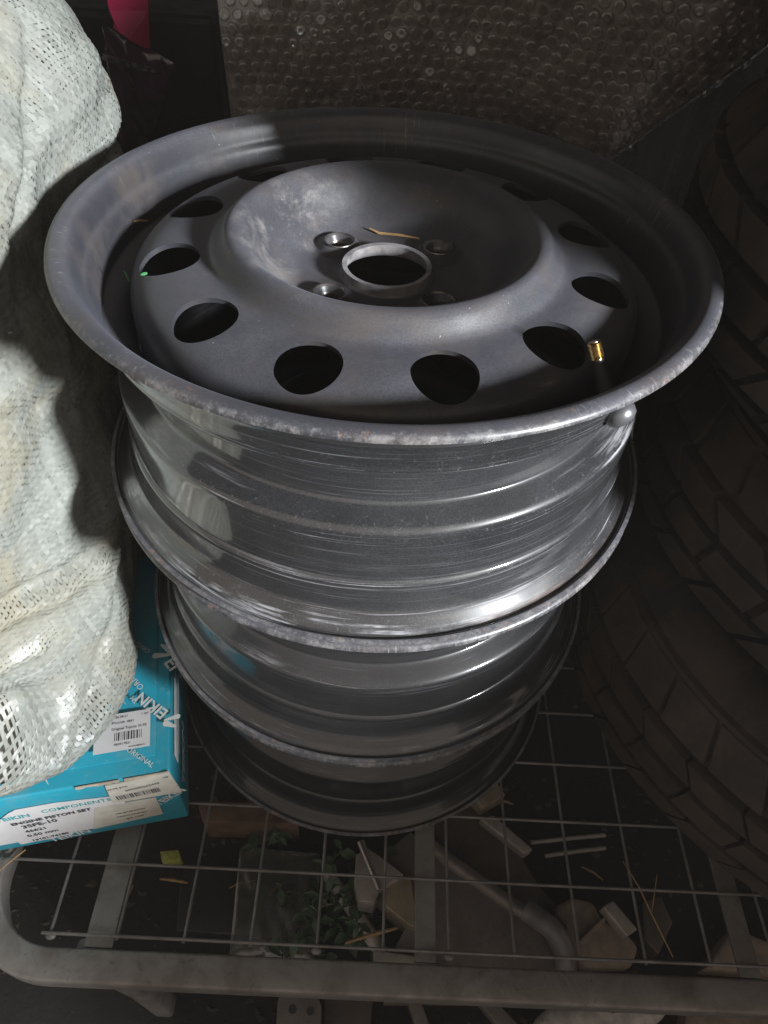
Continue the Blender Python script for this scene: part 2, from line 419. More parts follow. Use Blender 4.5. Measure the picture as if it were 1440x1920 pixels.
# ------------------------------------------------------------------ piston box
def mat_box():
    t = NT('teal_carton'); co = t.coord(); a = t.noise(co, 30, 6, .65); b = t.noise(co, 160, 5, .7)
    col = t.mix(t.ramp(a, .35, .7), (.004, .30, .42), (.008, .26, .36)); col = t.mix(t.math('MULTIPLY', t.ramp(b, .56, .74), .40), col, (.28, .42, .45))
    col = t.mix(t.ramp(a, .45, .75, .04, .22), col, (.30, .40, .41))
    return t.set(Base_Color=col, Roughness=.42)
M_box = mat_box()
M_print = simple('white_print', (.66, .68, .66), .5, 0, .12, 90)
M_paper = simple('label_paper', (.66, .65, .66), .6, 0, .10, 40)
M_paper2 = simple('aged_label_paper', (.60, .57, .50), .65, 0, .2, 40)
M_ink = simple('black_ink', (.03, .03, .04), .6)
M_teal = simple('teal_ink', (.02, .32, .34), .6)
M_tear = simple('torn_card', (.52, .43, .34), .8, 0, .3, 80)
BA = R_(13.3); BH = 0.105; BW = 0.30; BD = 0.235
carton = empty('piston_box', (-.1285, .0430, .0004), BA, label='teal cardboard engine piston set box under the woven sack', cat='box')
bm = box_bm(BW, BD, BH, .0022, -BW / 2, BD / 2, BH / 2, 3)
for v in bm.verts:   # slightly crushed
    v.co.x += .0015 * math.sin(v.co.y * 40) ; v.co.z += (.0015 * math.sin(v.co.x * 31 + v.co.y * 17) if v.co.z > .05 else 0)
body = link('carton_body', bm_mesh('carton_body', bm, 40), M_box, carton)
# folded lid flaps: raised sheet on top, torn at the front corner
bm = box_bm(BW - .012, BD - .018, .0012, .0003, -BW / 2 - .005, BD / 2 + .006, BH + .0014)
for v in bm.verts: v.co.z += .0015 * math.sin(v.co.x * 31 + v.co.y * 17)
link('top_flap', bm_mesh('top_flap', bm, 40), M_box, carton)
bm = box_bm(.006, .075, .0010, .0003, .0008, .060, BH - .020); 
for v in bm.verts: v.co = Vector((.0012 + (v.co.z - BH + .02), v.co.y, BH - .03 + (v.co.x) * 3))
link('side_flap', bm_mesh('side_flap', bm, 40), M_print, carton)
FACE = {}
def text_mesh(s, size, name='lettering', italic=0.0, extr=0.00006, bold=0.0):
    cu = bpy.data.curves.new('t', 'FONT'); cu.body = s; cu.size = size; cu.extrude = extr; cu.shear = italic; cu.align_x = 'LEFT'; cu.offset = bold; cu.resolution_u = 2
    o = bpy.data.objects.new('t', cu); C.objects.link(o)
    dg = bpy.context.evaluated_depsgraph_get(); me = bpy.data.meshes.new_from_object(o.evaluated_get(dg)); me.name = name
    bpy.data.objects.remove(o); bpy.data.curves.remove(cu); me.materials.clear(); return me
TOPZ = BH + .0044
def on_top(x, y, ang, dz=0): return Matrix.Translation((x, y, TOPZ + dz)) @ Matrix.Rotation(R_(ang), 4, 'Z')
def on_front(x, z, ang=0, dy=0): return Matrix.Translation((x, -.0008 - dy, z)) @ Matrix.Rotation(PI / 2, 4, 'X') @ Matrix.Rotation(R_(ang), 4, 'Z')
def on_side(y, z, ang=0, dx=0): return Matrix.Translation((.0024 + dx, y, z)) @ Matrix.Rotation(PI / 2, 4, 'Z') @ Matrix.Rotation(PI / 2, 4, 'X') @ Matrix.Rotation(R_(ang), 4, 'Z')
def put(me, mat, M4, name='lettering', parent=None):
    o = link(name, me, mat, parent or carton); o.matrix_local = M4; return o
def quad(w, h, t=.00025):
    return bm_mesh('sheet', box_bm(w, h, t, 0, w / 2, h / 2, 0))
def swoosh(sc):
    """two tapered brush strokes of the T mark"""
    V = []; F = []
    def blob(p, q, r0, r1):
        b = len(V); d = Vector(q) - Vector(p); a0 = math.atan2(d.y, d.x); pts_ = []
        for k in range(9): a = a0 + PI / 2 + PI * k / 8; pts_.append((p[0] + r0 * math.cos(a), p[1] + r0 * math.sin(a)))
        for k in range(9): a = a0 - PI / 2 + PI * k / 8; pts_.append((q[0] + r1 * math.cos(a), q[1] + r1 * math.sin(a)))
        for z in (0, .0001): 
            for (x, y) in pts_: V.append((x * sc, y * sc, z))
        F.append(tuple(range(b + 18, b + 36)));
        for k in range(18): F.append((b + k, b + (k + 1) % 18, b + 18 + (k + 1) % 18, b + 18 + k))
    blob((-.95, .55, 0), (-.25, .75, 0), .10, .24); blob((-.55, -.15, 0), (.02, .62, 0), .20, .07)
    return mesh('mark', V, F)
def logo(M4, s=.0155, word='EIKIN'):
    put(text_mesh(word, s, bold=.0003), M_print, M4 @ Matrix.Translation((.0035, 0, 0)))
    put(swoosh(s * .85), M_print, M4 @ Matrix.Translation((.0005, s * .05, 0)), 'brush_mark')
# positions found from the photograph: pixel -> box top plane -> local
def loc(px, py, z=BH):
    p = atz(px, py, z) - carton.location; c, s = math.cos(-BA), math.sin(-BA)
    return (p.x * c - p.y * s, p.x * s + p.y * c)
def top_text(px0, py0, px1, py1):
    a = loc(px0, py0); b = loc(px1, py1); return a, math.degrees(math.atan2(b[1] - a[1], b[0] - a[0])), math.hypot(b[0] - a[0], b[1] - a[1])
a, ang, L = top_text(324, 1343, 268, 1302); logo(on_top(a[0], a[1], ang + 0), L / 2.7)
a, ang, L = top_text(304, 1243, 350, 1300); logo(on_top(a[0], a[1], ang), L / 2.4, 'EI')
a, ang, L = top_text(273, 1293, 236, 1255); put(text_mesh('ORIGINAL', L / 3.9), M_print, on_top(a[0], a[1], ang))
a, ang, L = top_text(285, 1225, 245, 1196); put(text_mesh('ORIGINAL', L / 4.6), M_print, on_top(a[0], a[1], ang))
a, ang, L = top_text(262, 1320, 254, 1310); put(text_mesh('TM', L / 1.2), M_print, on_top(a[0], a[1], ang))
a, ang, L = top_text(238, 1412, 280, 1440); put(text_mesh('ORIGINAL', L / 4.0), M_print, on_top(a[0], a[1], ang))
def barcode(w, h, nb, seed):
    r = random.Random(seed); V = []; F = []; x = 0
    while x < w:
        bw = r.choice((.0004, .0006, .0009, .0012)); b = len(V)
        V += [(x, 0, 0), (x + bw, 0, 0), (x + bw, h, 0), (x, h, 0)]; F.append((b, b + 1, b + 2, b + 3)); x += bw + r.choice((.0005, .0007, .0011))
    return mesh('barcode', V, F)
# sticker on the top
a = loc(210, 1415); b = loc(283, 1403); ang = math.degrees(math.atan2(b[1] - a[1], b[0] - a[0])); Lw = math.hypot(b[0] - a[0], b[1] - a[1]); c_ = loc(283, 1334); Lh = math.hypot(c_[0] - b[0], c_[1] - b[1])
a = (b[0] - (Lw + .014) * math.cos(R_(ang)), b[1] - (Lw + .014) * math.sin(R_(ang)))
Ms = on_top(a[0], a[1], ang, .0002); lw = Lw + .014
st = put(quad(lw, Lh), M_paper, Ms, 'barcode_sticker')
def on(st_, me, mat, x, y, name='lettering', dz=.00022):
    o = link(name, me, mat, st_); o.matrix_local = Matrix.Translation((x, y, dz)); return o
on(st, barcode(lw * .50, Lh * .22, 20, 3), M_ink, lw * .36, Lh * .26, 'barcode')
on(st, text_mesh('Original Toyota 3S-FE', Lh * .095), M_ink, lw * .30, Lh * .55)
on(st, text_mesh('26.08.21', Lh * .09), M_ink, lw * .36, Lh * .87); on(st, text_mesh('1 шт', Lh * .09), M_ink, lw * .83, Lh * .87)
on(st, text_mesh('Россия  4661', Lh * .09), M_ink, lw * .3, Lh * .72)
on(st, text_mesh('460417831', Lh * .09), M_ink, lw * .36, Lh * .14); on(st, text_mesh('www.original.ru', Lh * .06), M_ink, lw * .62, Lh * .05)
# front label, placed from the photograph on the plane of the front face
def locf(px, py):
    v = Vector(ray(px, py)); n_ = Vector((math.sin(BA), -math.cos(BA), 0)); o_ = carton.location
    t = (o_ - Vector(CAM)).dot(n_) / v.dot(n_); p = Vector(CAM) + v * t - o_
    return (p.x * math.cos(BA) + p.y * math.sin(BA), p.z)
def sheet_poly(pix, dy, mat, name):
    q = [locf(*p) for p in pix]; k = len(q)
    V = [(x, -.0008 - dy, z) for x, z in q] + [(x, -.0006, z) for x, z in q]
    F = [tuple(range(k)), tuple(range(2 * k - 1, k - 1, -1))] + [(i, (i + 1) % k, k + (i + 1) % k, k + i) for i in range(k)]
    me = mesh(name, V, F); bm = bmesh.new(); bm.from_mesh(me); return link(name, bm_mesh(name, bm), mat, carton)
def line_on(par, s_, p0, p1, mat, dy=.00045, bold=.0):
    a, b = locf(*p0), locf(*p1); L = math.hypot(b[0] - a[0], b[1] - a[1]); me = text_mesh(s_, 1.0, bold=0); wid = max(v.co.x for v in me.vertices)
    me = text_mesh(s_, L / wid, bold=bold); o = link('lettering', me, mat, par)
    o.matrix_local = on_front(a[0], a[1], math.degrees(math.atan2(b[1] - a[1], b[0] - a[0])), dy); return o
fl = sheet_poly([(-60, 1594), (34, 1577), (40, 1581), (135, 1562), (140, 1558), (240, 1538), (232, 1488), (207, 1492), (100, 1504), (27, 1517), (14, 1524), (0, 1535), (-60, 1548)], .0003, M_paper, 'front_label')
line_on(fl, 'TEIKIN', (-6, 1540), (57, 1528), M_teal, bold=.0002); line_on(fl, 'COMPONENTS', (79, 1522), (209, 1498), M_teal, bold=.0001)
line_on(fl, 'ENGINE PISTON SET', (23, 1546), (172, 1516), M_ink, bold=.0003); line_on(fl, '3SFE-10', (44, 1551), (109, 1537), M_ink, bold=.0003)
line_on(fl, '46621', (50, 1559), (87, 1551), M_ink, bold=.0002); line_on(fl, '0.50 mm', (54, 1567), (110, 1555), M_ink, bold=.0002); line_on(fl, '13101-74180', (62, 1575), (130, 1560), M_ink, bold=.0002)
f2 = sheet_poly([(175, 1552), (306, 1523), (292, 1493), (178, 1512)], .0006, M_paper2, 'small_label')
line_on(f2, 'FOR SET OF PISTON', (218, 1524), (272, 1513), M_ink, .0008); line_on(f2, 'MADE IN MALAYSIA', (220, 1530), (275, 1519), M_ink, .0008); line_on(f2, 'QTY 4 PCS', (238, 1533), (270, 1526), M_ink, .0008)
f3 = sheet_poly([(197, 1471), (240, 1462), (316, 1444), (341, 1481), (212, 1503)], .0010, M_paper2, 'price_sticker')
a_ = locf(222, 1496); b_ = locf(304, 1479); c_ = locf(219, 1486); wb = math.hypot(b_[0] - a_[0], b_[1] - a_[1])
o = link('barcode', barcode(wb, .0085, 20, 9), M_ink, f3); o.matrix_local = on_front(a_[0], a_[1], math.degrees(math.atan2(b_[1] - a_[1], b_[0] - a_[0])), .0013)
line_on(f3, '3S-FE STD', (202, 1479), (240, 1471), M_ink, .0012); line_on(f3, '000000262440', (236, 1480), (300, 1465), M_ink, .0012); line_on(f3, 'N8', (306, 1455), (316, 1453), M_ink, .0012)
r9 = random.Random(12)
for (x0, x1, hh) in ((-.074, -.040, .0042), (-.036, -.004, .0055)):
    n9 = 14; up_ = [(x0 + (x1 - x0) * k / n9, BH + .0006) for k in range(n9 + 1)]; dn_ = [(x, BH - hh * r9.uniform(.25, 1.0)) for x, _ in up_]
    q9 = up_ + dn_[::-1]; k9 = len(q9)
    V9 = [(x, -.0011, z) for x, z in q9] + [(x, -.0002, z) for x, z in q9]
    bm = bmesh.new(); bm.from_mesh(mesh('torn_edge', V9, [tuple(range(k9)), tuple(range(2 * k9 - 1, k9 - 1, -1))] + [(i, (i + 1) % k9, k9 + (i + 1) % k9, k9 + i) for i in range(k9)]))
    bmesh.ops.triangulate(bm, faces=bm.faces); link('torn_edge', bm_mesh('torn_edge', bm), M_tear, carton)
o = put(text_mesh('TEIKIN', .012, bold=.0002), M_print, on_front(-.020, .040, 40, .0001)); o = put(text_mesh('TEIKIN', .012, bold=.0002), M_print, on_front(-.120, .002, 10, .0001)); 
put(text_mesh('TEIKIN', .020, bold=.0003), M_print, on_side(.012, .038, 0)); put(text_mesh('TEIKIN', .020, bold=.0003), M_print, on_side(.110, .050, 0))
put(quad(.080, .0022), M_print, on_side(.030, .070, 0), 'print_stripe'); put(quad(.060, .0018), M_print, on_side(.095, .084, 0), 'print_stripe')

# ------------------------------------------------------------------ woven sack
SCX, SCY = -.400, .240
th_k = np.radians([-180, -120, -90, -60, -45, -30, -15, 0, 15, 35, 60, 90, 135, 180])
z_k = np.array([.112, .125, .16, .21, .31, .39, .475, .55, .62, .68])
r_k = np.array([
 [.17, .20, .23, .250, .274, .236, .204, .19, .19, .19, .19, .19, .18, .17],
 [.19, .23, .26, .266, .282, .250, .216, .20, .20, .20, .20, .20, .20, .19],
 [.21, .26, .285, .270, .264, .246, .219, .206, .205, .20, .21, .21, .21, .21],
 [.22, .27, .295, .270, .250, .236, .219, .210, .208, .210, .22, .22, .22, .22],
 [.22, .27, .295, .265, .245, .236, .226, .218, .216, .225, .23, .23, .22, .22],
 [.22, .26, .28, .255, .240, .232, .224, .218, .218, .240, .25, .24, .22, .22],
 [.21, .24, .25, .240, .230, .224, .216, .212, .216, .262, .27, .25, .22, .21],
 [.19, .20, .20, .205, .205, .205, .205, .208, .220, .250, .25, .22, .20, .19],
 [.14, .15, .15, .155, .160, .165, .170, .178, .185, .195, .19, .17, .15, .14],
 [.05, .05, .05, .05, .05, .05, .05, .05, .05, .05, .05, .05, .05, .05]])
NA, NB = 430, 186
def sack_grid(na, nb):
    A = np.linspace(-PI, PI, na + 1)
    zz = np.linspace(z_k[0], z_k[-1], nb)
    r1 = np.array([np.interp(A, th_k, row) for row in r_k])
    k = np.hanning(31); k /= k.sum()
    r1 = np.array([np.convolve(np.concatenate([row[-16:-1], row, row[1:16]]), k, 'valid') for row in r1])
    Rg = np.array([np.interp(zz, z_k, r1[:, i]) for i in range(na + 1)])
    k = np.hanning(15); k /= k.sum()
    Rg = np.array([np.convolve(np.concatenate([[row[0]] * 7, row, [row[-1]] * 7]), k, 'valid') for row in Rg])
    return A, zz, Rg
A, ZZ, RG = sack_grid(NA, NB)
def rs(a, z):
    i = np.clip((a + PI) / (2 * PI) * NA, 0, NA - 1e-6); j = np.clip((z - ZZ[0]) / (ZZ[-1] - ZZ[0]) * (NB - 1), 0, NB - 1 - 1e-6)
    i0 = i.astype(int); j0 = j.astype(int); fi = i - i0; fj = j - j0
    return RG[i0, j0] * (1 - fi) * (1 - fj) + RG[i0 + 1, j0] * fi * (1 - fj) + RG[i0, j0 + 1] * (1 - fi) * fj + RG[i0 + 1, j0 + 1] * fi * fj
FOLDS = [  # (theta0,z0,theta1,z1,width,depth)  positive = outward ridge
 (8, .452, 42, .478, .0065, -.011), (4, .440, 30, .444, .011, .006), (-20, .50, 30, .525, .018, .008), (-35, .455, 6, .450, .02, -.006),
 (-75, .205, -30, .165, .020, -.006), (-85, .130, -25, .128, .016, .010), (-80, .182, -48, .172, .020, -.018),
 (-30, .15, -8, .30, .022, .007), (-50, .20, -20, .37, .025, -.008), (-70, .24, -42, .40, .030, .007), (10, .36, 38, .50, .02, .008), (-20, .53, 30, .60, .02, -.010),
 (-62, .30, -20, .245, .007, -.006), (-60, .285, -22, .233, .009, .005), (-78, .36, -30, .43, .008, -.006), (-45, .13, -18, .20, .006, -.005), (-12, .17, 6, .28, .008, -.006), (-70, .24, -40, .215, .006, .005), (-30, .40, 2, .34, .009, -.005), (-10, .48, 20, .56, .007, -.006)]
def fold(a, z):
    d = np.zeros_like(a)
    for (t0, z0, t1, z1, w, dep) in FOLDS:
        x0, x1 = R_(t0) * .23, R_(t1) * .23; px_ = a * .23
        dx, dz = x1 - x0, z1 - z0; L2 = dx * dx + dz * dz
        t = np.clip(((px_ - x0) * dx + (z - z0) * dz) / L2, 0, 1)
        dd = np.hypot(px_ - x0 - t * dx, z - z0 - t * dz)
        d += dep * np.exp(-(dd / w) ** 2)
    r2 = np.random.default_rng(5)
    for k in range(26):
        f = 18 * (1.12 ** k); ph = r2.uniform(0, 6.28); dr = r2.uniform(0, PI); amp = .0026 / (1 + .55 * k)
        u = a * .23 * math.cos(dr) + z * math.sin(dr)
        d += amp * np.sin(u * f + ph + 1.7 * np.sin(u * f * .37 + ph))
    return d
def sack_pts(a, z, off=0.0):
    # pull open the weave round one worn spot
    r = rs(a, z) + fold(a, z) + off
    lean = 0.0
    return np.stack([SCX + r * np.cos(a) + lean, SCY + r * np.sin(a), z + 0 * a], -1)
aa, zz = np.meshgrid(np.linspace(-PI, PI, NA, endpoint=False), np.linspace(z_k[0] + .001, z_k[-1] - .004, NB), indexing='ij')
def warp(a, z, a0, z0, s, k):
    dx = (a - a0) * .24; dz = z - z0; q = 1 + k * np.exp(-(dx * dx + dz * dz) / (s * s)); return a0 + dx * q / .24, z0 + dz * q
aw, zw = warp(aa, zz, R_(-60), .178, .034, 1.5)
aw, zw = warp(aw, zw, R_(-24), .535, .03, .7)
aw += .0035 * np.sin(zz * 31 + 2 * np.sin(aa * 9)) + .0022 * np.sin(zz * 90 + aa * 3) + .0015 * np.sin(zz * 210 + aa * 11); zw = zw + .0010 * np.sin(aa * 40 + zz * 13) + .0012 * np.sin(aa * 13 + 2)
zw = np.clip(zw, z_k[0], z_k[-1])
P = sack_pts(aw, zw)
ex = np.roll(P, -1, 0) - np.roll(P, 1, 0); ez = np.gradient(P, axis=1)
nx = np.cross(ex, ez); nx /= np.linalg.norm(nx, axis=-1, keepdims=True) + 1e-12
exn = ex / (np.linalg.norm(ex, axis=-1, keepdims=True) + 1e-12); ezn = ez / (np.linalg.norm(ez, axis=-1, keepdims=True) + 1e-12)
sgn = np.where((np.arange(NA)[:, None] + np.arange(NB)[None, :]) % 2 == 0, 1.0, -1.0)[..., None]
HW_A = .0033 * .5; HW_B = .0029 * .5
tapew_a = HW_A * rng.uniform(.70, 1.20, (NA, 1, 1)); tapew_b = HW_B * rng.uniform(.70, 1.22, (1, NB, 1))
def tapes(Pc, side, hw, h, tilt):
    tl = rng.normal(0, tilt, Pc.shape[:2])[..., None]
    Lp = Pc - side * hw + nx * (h + tl); Rp = Pc + side * hw + nx * (h - tl)
    return Lp, Rp
h = .00042
jit = rng.normal(0, .00018, (NA, NB, 1))
Lw, Rw = tapes(P + exn * jit, exn, tapew_a, sgn * h, .00014)      # upright tapes
Lf, Rf = tapes(P + ezn * jit, ezn, tapew_b, -sgn * h, .00014)     # round tapes
def grid_mesh(name, L, R, wrap, axis_tape, col):
    """L,R: (NA,NB,3). axis_tape 1: tape runs along NB (upright), 0: along NA (wrapped)"""
    na, nb = L.shape[:2]; V = np.concatenate([L.reshape(-1, 3), R.reshape(-1, 3)]); off = na * nb
    I = np.arange(na * nb).reshape(na, nb)
    if axis_tape == 1: a0 = I[:, :-1].ravel(); a1 = I[:, 1:].ravel()
    else: a0 = I.ravel(); a1 = np.roll(I, -1, 0).ravel()
    F = np.stack([a0, a0 + off, a1 + off, a1], 1)
    me = bpy.data.meshes.new(name); me.vertices.add(len(V)); me.vertices.foreach_set('co', V.astype(np.float32).ravel())
    me.loops.add(F.size); me.loops.foreach_set('vertex_index', F.astype(np.int32).ravel())
    me.polygons.add(len(F)); me.polygons.foreach_set('loop_start', np.arange(0, F.size, 4, dtype=np.int32)); me.polygons.foreach_set('loop_total', np.full(len(F), 4, dtype=np.int32))
    me.update(calc_edges=True); me.validate()
    at = me.attributes.new('shade', 'FLOAT', 'POINT'); at.data.foreach_set('value', np.concatenate([col.ravel(), col.ravel()]).astype(np.float32))
    me.polygons.foreach_set('use_smooth', np.ones(len(F), dtype=bool))
    return me
def mat_tape():
    t = NT('woven_plastic_tape'); at = t.add('ShaderNodeAttribute', attribute_name='shade'); co = t.coord()
    dirt = t.noise(co, 11, 6, .6, .4); d2 = t.noise(co, 45, 5, .6)
    col = t.mix(at.outputs['Fac'], (.25, .265, .24), (.44, .455, .42))
    col = t.mix(t.math('MULTIPLY', t.ramp(dirt, .46, .70), .65), col, (.42, .38, .285)); col = t.mix(t.math('MULTIPLY', t.ramp(d2, .60, .75), .25), col, (.35, .34, .29))
    sp = t.add('ShaderNodeSeparateXYZ'); t.l(co, sp.inputs[0]); zb_ = t.math('MULTIPLY', t.ramp(sp.outputs[2], .08, .16), t.ramp(sp.outputs[2], .36, .27))
    st_ = t.math('MULTIPLY', zb_, t.ramp(t.noise(co, 7, 5, .6, .5), .40, .62)); col = t.mix(t.math('MULTIPLY', st_, .6), col, (.36, .30, .19))
    t.set(Base_Color=col, Roughness=t.ramp(at.outputs['Fac'], 0, 1, .46, .33)); t.b.inputs['Specular IOR Level'].default_value = .6
    tr = t.add('ShaderNodeBsdfTranslucent'); t.l(col, tr.inputs[0]); mx = t.add('ShaderNodeMixShader'); mx.inputs[0].default_value = .42
    t.l(t.b.outputs[0], mx.inputs[1]); t.l(tr.outputs[0], mx.inputs[2]); t.l(mx.outputs[0], t.out.inputs[0]); return t.m
M_tape = mat_tape()
sack = empty('woven_sack', (SCX, SCY, z_k[0]), label='white woven plastic sack standing on the teal box', cat='sack')
def to_local(me):
    me.transform(Matrix.Translation((-SCX, -SCY, -z_k[0]))); return me
ca = np.clip(rng.normal(.55, .20, (NA, 1)) + rng.normal(0, .07, (NA, NB)), 0, 1); cb = np.clip(rng.normal(.55, .20, (1, NB)) + rng.normal(0, .07, (NA, NB)), 0, 1)
link('upright_weave', to_local(grid_mesh('upright_weave', Lw, Rw, True, 1, ca)), M_tape, sack, kind='stuff')
link('cross_weave', to_local(grid_mesh('cross_weave', Lf, Rf, True, 0, cb)), M_tape, sack, kind='stuff')
# the filling seen through the gaps
a2, z2 = np.meshgrid(np.linspace(-PI, PI, 120, endpoint=False), np.linspace(z_k[0], z_k[-1] - .004, 80), indexing='ij')
Pi = sack_pts(a2, z2, -.010); Pi[..., 2] = np.clip(Pi[..., 2], z_k[0] + .0015, None)
V = [tuple(p) for p in Pi.reshape(-1, 3)]; Fq = []
for i in range(120):
    for j in range(79):
        k = (i + 1) % 120; Fq.append((i * 80 + j, k * 80 + j, k * 80 + j + 1, i * 80 + j + 1))
Fq.append(tuple(i * 80 for i in range(119, -1, -1))); Fq.append(tuple(i * 80 + 79 for i in range(120)))
link('filling', to_local(mesh('filling', V, Fq, 180)), simple('sack_filling', (.32, .31, .285), .7, 0, .5, 25), sack)
# stray tape ends
M_stray = simple('stray_tape', (.45, .46, .43), .35)
for (ta, tz, dx, dz) in ((-20, .44, .003, .002), (-33, .118, .005, -.001), (-50, .117, .004, -.002)):
    p = Vector(sack_pts(np.array([R_(ta)]), np.array([tz]))[0]) - sack.location
    d = Vector((math.cos(R_(ta)), math.sin(R_(ta)), 0))
    link('loose_tape', tube('loose_tape', [p, p + d * dx * .5 + Vector((0, 0, dz * .3)), p + d * dx + Vector((.001, -.001, dz))], [.0006, .0005, .0002], 5), M_stray, sack)

# ------------------------------------------------------------------ tyres
def mat_tyre(name, a, b):
    t = NT(name); co = t.coord(); n1 = t.noise(co, 18, 7, .65, .4); n2 = t.noise(co, 220, 4, .7)
    col = t.mix(t.ramp(n1, .35, .7), a, b); t.l(t.bump(n2, .25, .001), t.b.inputs['Normal'])
    return t.set(Base_Color=col, Roughness=.78)
M_ty = mat_tyre('tyre_rubber', (.022, .0165, .0135), (.055, .039, .029))
TR, TW = .306, .188
tp = [(.196, .020), (.190, .012), (.193, .004), (.205, .0015), (.230, .0), (.252, .008), (.272, .024), (.2880, .044), (.2935, .065), (.2950, .094)]
tp = tp + [(r, TW - z) for (r, z) in tp[::-1][1:]]
inn = [(.285, .05), (.289, .094), (.285, TW - .05)]
tprof = [tuple(p) for p in smooth_line(tp, 3)] + [(.270, TW - .016), (.288, TW - .055), (.288, .055), (.270, .016)]
def make_tyre_meshes(seed, nblk, slant, fill):
    r = random.Random(seed)
    carc = revolve('carcass', tprof, 144, 60)
    rows = [(.020, .044, .2740, .2975), (.052, .074, .3015, .3040), (.082, .106, .3050, .3050), (.114, .136, .3040, .3015), (.144, .168, .2975, .2740)]
    V = []; F = []
    for q, (z0, z1, ra, rb) in enumerate(rows):
        ph = q * .37
        for k in range(nblk):
            a0 = 2 * PI * (k + ph) / nblk; da = 2 * PI / nblk * (fill - .03 if q in (0, 4) else fill)
            sl = slant * (1 if q < 2 else -1 if q > 2 else .3); b = len(V); n_ = 3
            for s in range(n_ + 1):
                for (z, ro) in ((z0, ra), (z1, rb)):
                    an = a0 + da * s / n_ + sl * (z - TW / 2); 
                    jr = r.uniform(-.0006, .0004)
                    for rr in (min(ra, rb) - .022 if q in (0, 4) else .286, ro + jr): V.append((rr * math.cos(an), rr * math.sin(an), z))
            for s in range(n_):
                i = b + s * 4; j = i + 4
                F += [(i + 1, j + 1, j + 3, i + 3), (i, j, j + 1, i + 1), (i + 2, i + 3, j + 3, j + 2)]
            F += [(b, b + 1, b + 3, b + 2), (b + n_ * 4, b + n_ * 4 + 2, b + n_ * 4 + 3, b + n_ * 4 + 1)]
    tread = mesh('tread', V, F)
    return carc, tread
ty_a = make_tyre_meshes(1, 36, 2.4, .93); ty_b = make_tyre_meshes(2, 34, 3.2, .88)
def tyre(x, y, z, rzd, kind, label, group, tx=0, ty=0):
    t = empty('tyre', (x, y, z), 0, label=label, cat='tyre', group=group); t.rotation_euler = (R_(tx), R_(ty), R_(rzd))
    link('carcass', kind[0], M_ty, t); link('tread', kind[1], M_ty, t)
g1 = 'tyres stacked beside the wheels'
tyre(.540, .232, .0015, 10, ty_a, 'dark worn tyre lying at the bottom of the right-hand stack', g1)
tyre(.566, .262, .0015 + TW, 55, ty_b, 'dark tyre second from the bottom of the right-hand stack', g1)
tyre(.537, .254, .0015 + TW * 2, 20, ty_b, 'dark block-tread tyre level with the top wheel, right edge', g1)
tyre(.536, .250, .0015 + TW * 3, 80, ty_a, 'topmost dark tyre of the right-hand stack', g1)
g2 = 'added tyres out of view that shade the lower wheels'
for k in range(5):  # stack added out of view to keep the beam off the lower wheels
    tyre(1.08 + .01 * (k % 2), -.606 - .008 * (k % 3), ZG + .001 + TW * k, 31 * k, ty_a, 'added tyre in the unseen shading stack in front of the rack, ' + ('lowest', 'second from the floor', 'middle one', 'second from the top', 'topmost')[k], g2)

# ------------------------------------------------------------------ bubble-wrapped panel at the back
def mat_film(name, col, alpha, rough, bs=.3):
    t = NT(name); co = t.coord(); n1 = t.noise(co, 60, 5, .6)
    t.set(Base_Color=col, Roughness=t.ramp(n1, .3, .7, rough * .7, rough * 1.5)); t.b.inputs['Alpha'].default_value = alpha; t.b.inputs['Specular IOR Level'].default_value = .9
    t.l(t.bump(n1, bs, .002), t.b.inputs['Normal']); return t.m
def mat_clear(name, col, dif, rough, bs):
    """clear plastic film: see-through, fresnel gloss, a little milky"""
    t = NT(name); co = t.coord(); n1 = t.noise(co, 90, 5, .6); nm = t.bump(n1, bs, .002)
    tr = t.add('ShaderNodeBsdfTransparent'); tr.inputs[0].default_value = (.93, .91, .88, 1); df = t.add('ShaderNodeBsdfDiffuse'); df.inputs[0].default_value = (*col, 1)
    gl = t.add('ShaderNodeBsdfGlossy'); gl.inputs['Roughness'].default_value = rough; gl.inputs[0].default_value = (1, 1, 1, 1)
    fr = t.add('ShaderNodeFresnel'); fr.inputs[0].default_value = 1.5
    for q in (df, gl, fr): t.l(nm, q.inputs['Normal'])
    m1 = t.add('ShaderNodeMixShader'); t.l(t.ramp(n1, .3, .7, dif * .6, dif * 1.4), m1.inputs[0]); t.l(tr.outputs[0], m1.inputs[1]); t.l(df.outputs[0], m1.inputs[2])
    m2 = t.add('ShaderNodeMixShader'); t.l(t.math('ADD', t.math('MULTIPLY', fr.outputs[0], 2.0), .02, True), m2.inputs[0]); t.l(m1.outputs[0], m2.inputs[1]); t.l(gl.outputs[0], m2.inputs[2])
    t.l(m2.outputs[0], t.out.inputs[0]); return t.m
M_film = mat_clear('bubble_film', (.50, .42, .36), .32, .16, .5)
M_bub = mat_clear('bubble_dome_film', (.65, .56, .48), .10, .07, .12)
M_wrapd = simple('wrapped_part_dark', (.13, .098, .082), .6, 0, .4, 14)
wrap = empty('bubble_wrapped_panel', (.15, .53, ZG), label='dark panel wrapped in clear bubble wrap behind the wheels', cat='wrapped panel')
X0, X1 = -.122, .47
def wrap_bottom(x): return .36 if x < .185 else .36 + min(1, (x - .185) / .03) * .065 + max(0, x - .215) * 1.0
def wrap_front(x, z):
    y0 = .515 - .035 * math.exp(-((x - .26) / .12) ** 2) + .010 * math.sin(x * 16) + .002 * math.sin(x * 41 + z * 20) + .0008 * math.sin(x * 90 - z * 70)
    return y0 - .10 * max(0, z - .47) + .0012 * math.sin(z * 60 + x * 11)
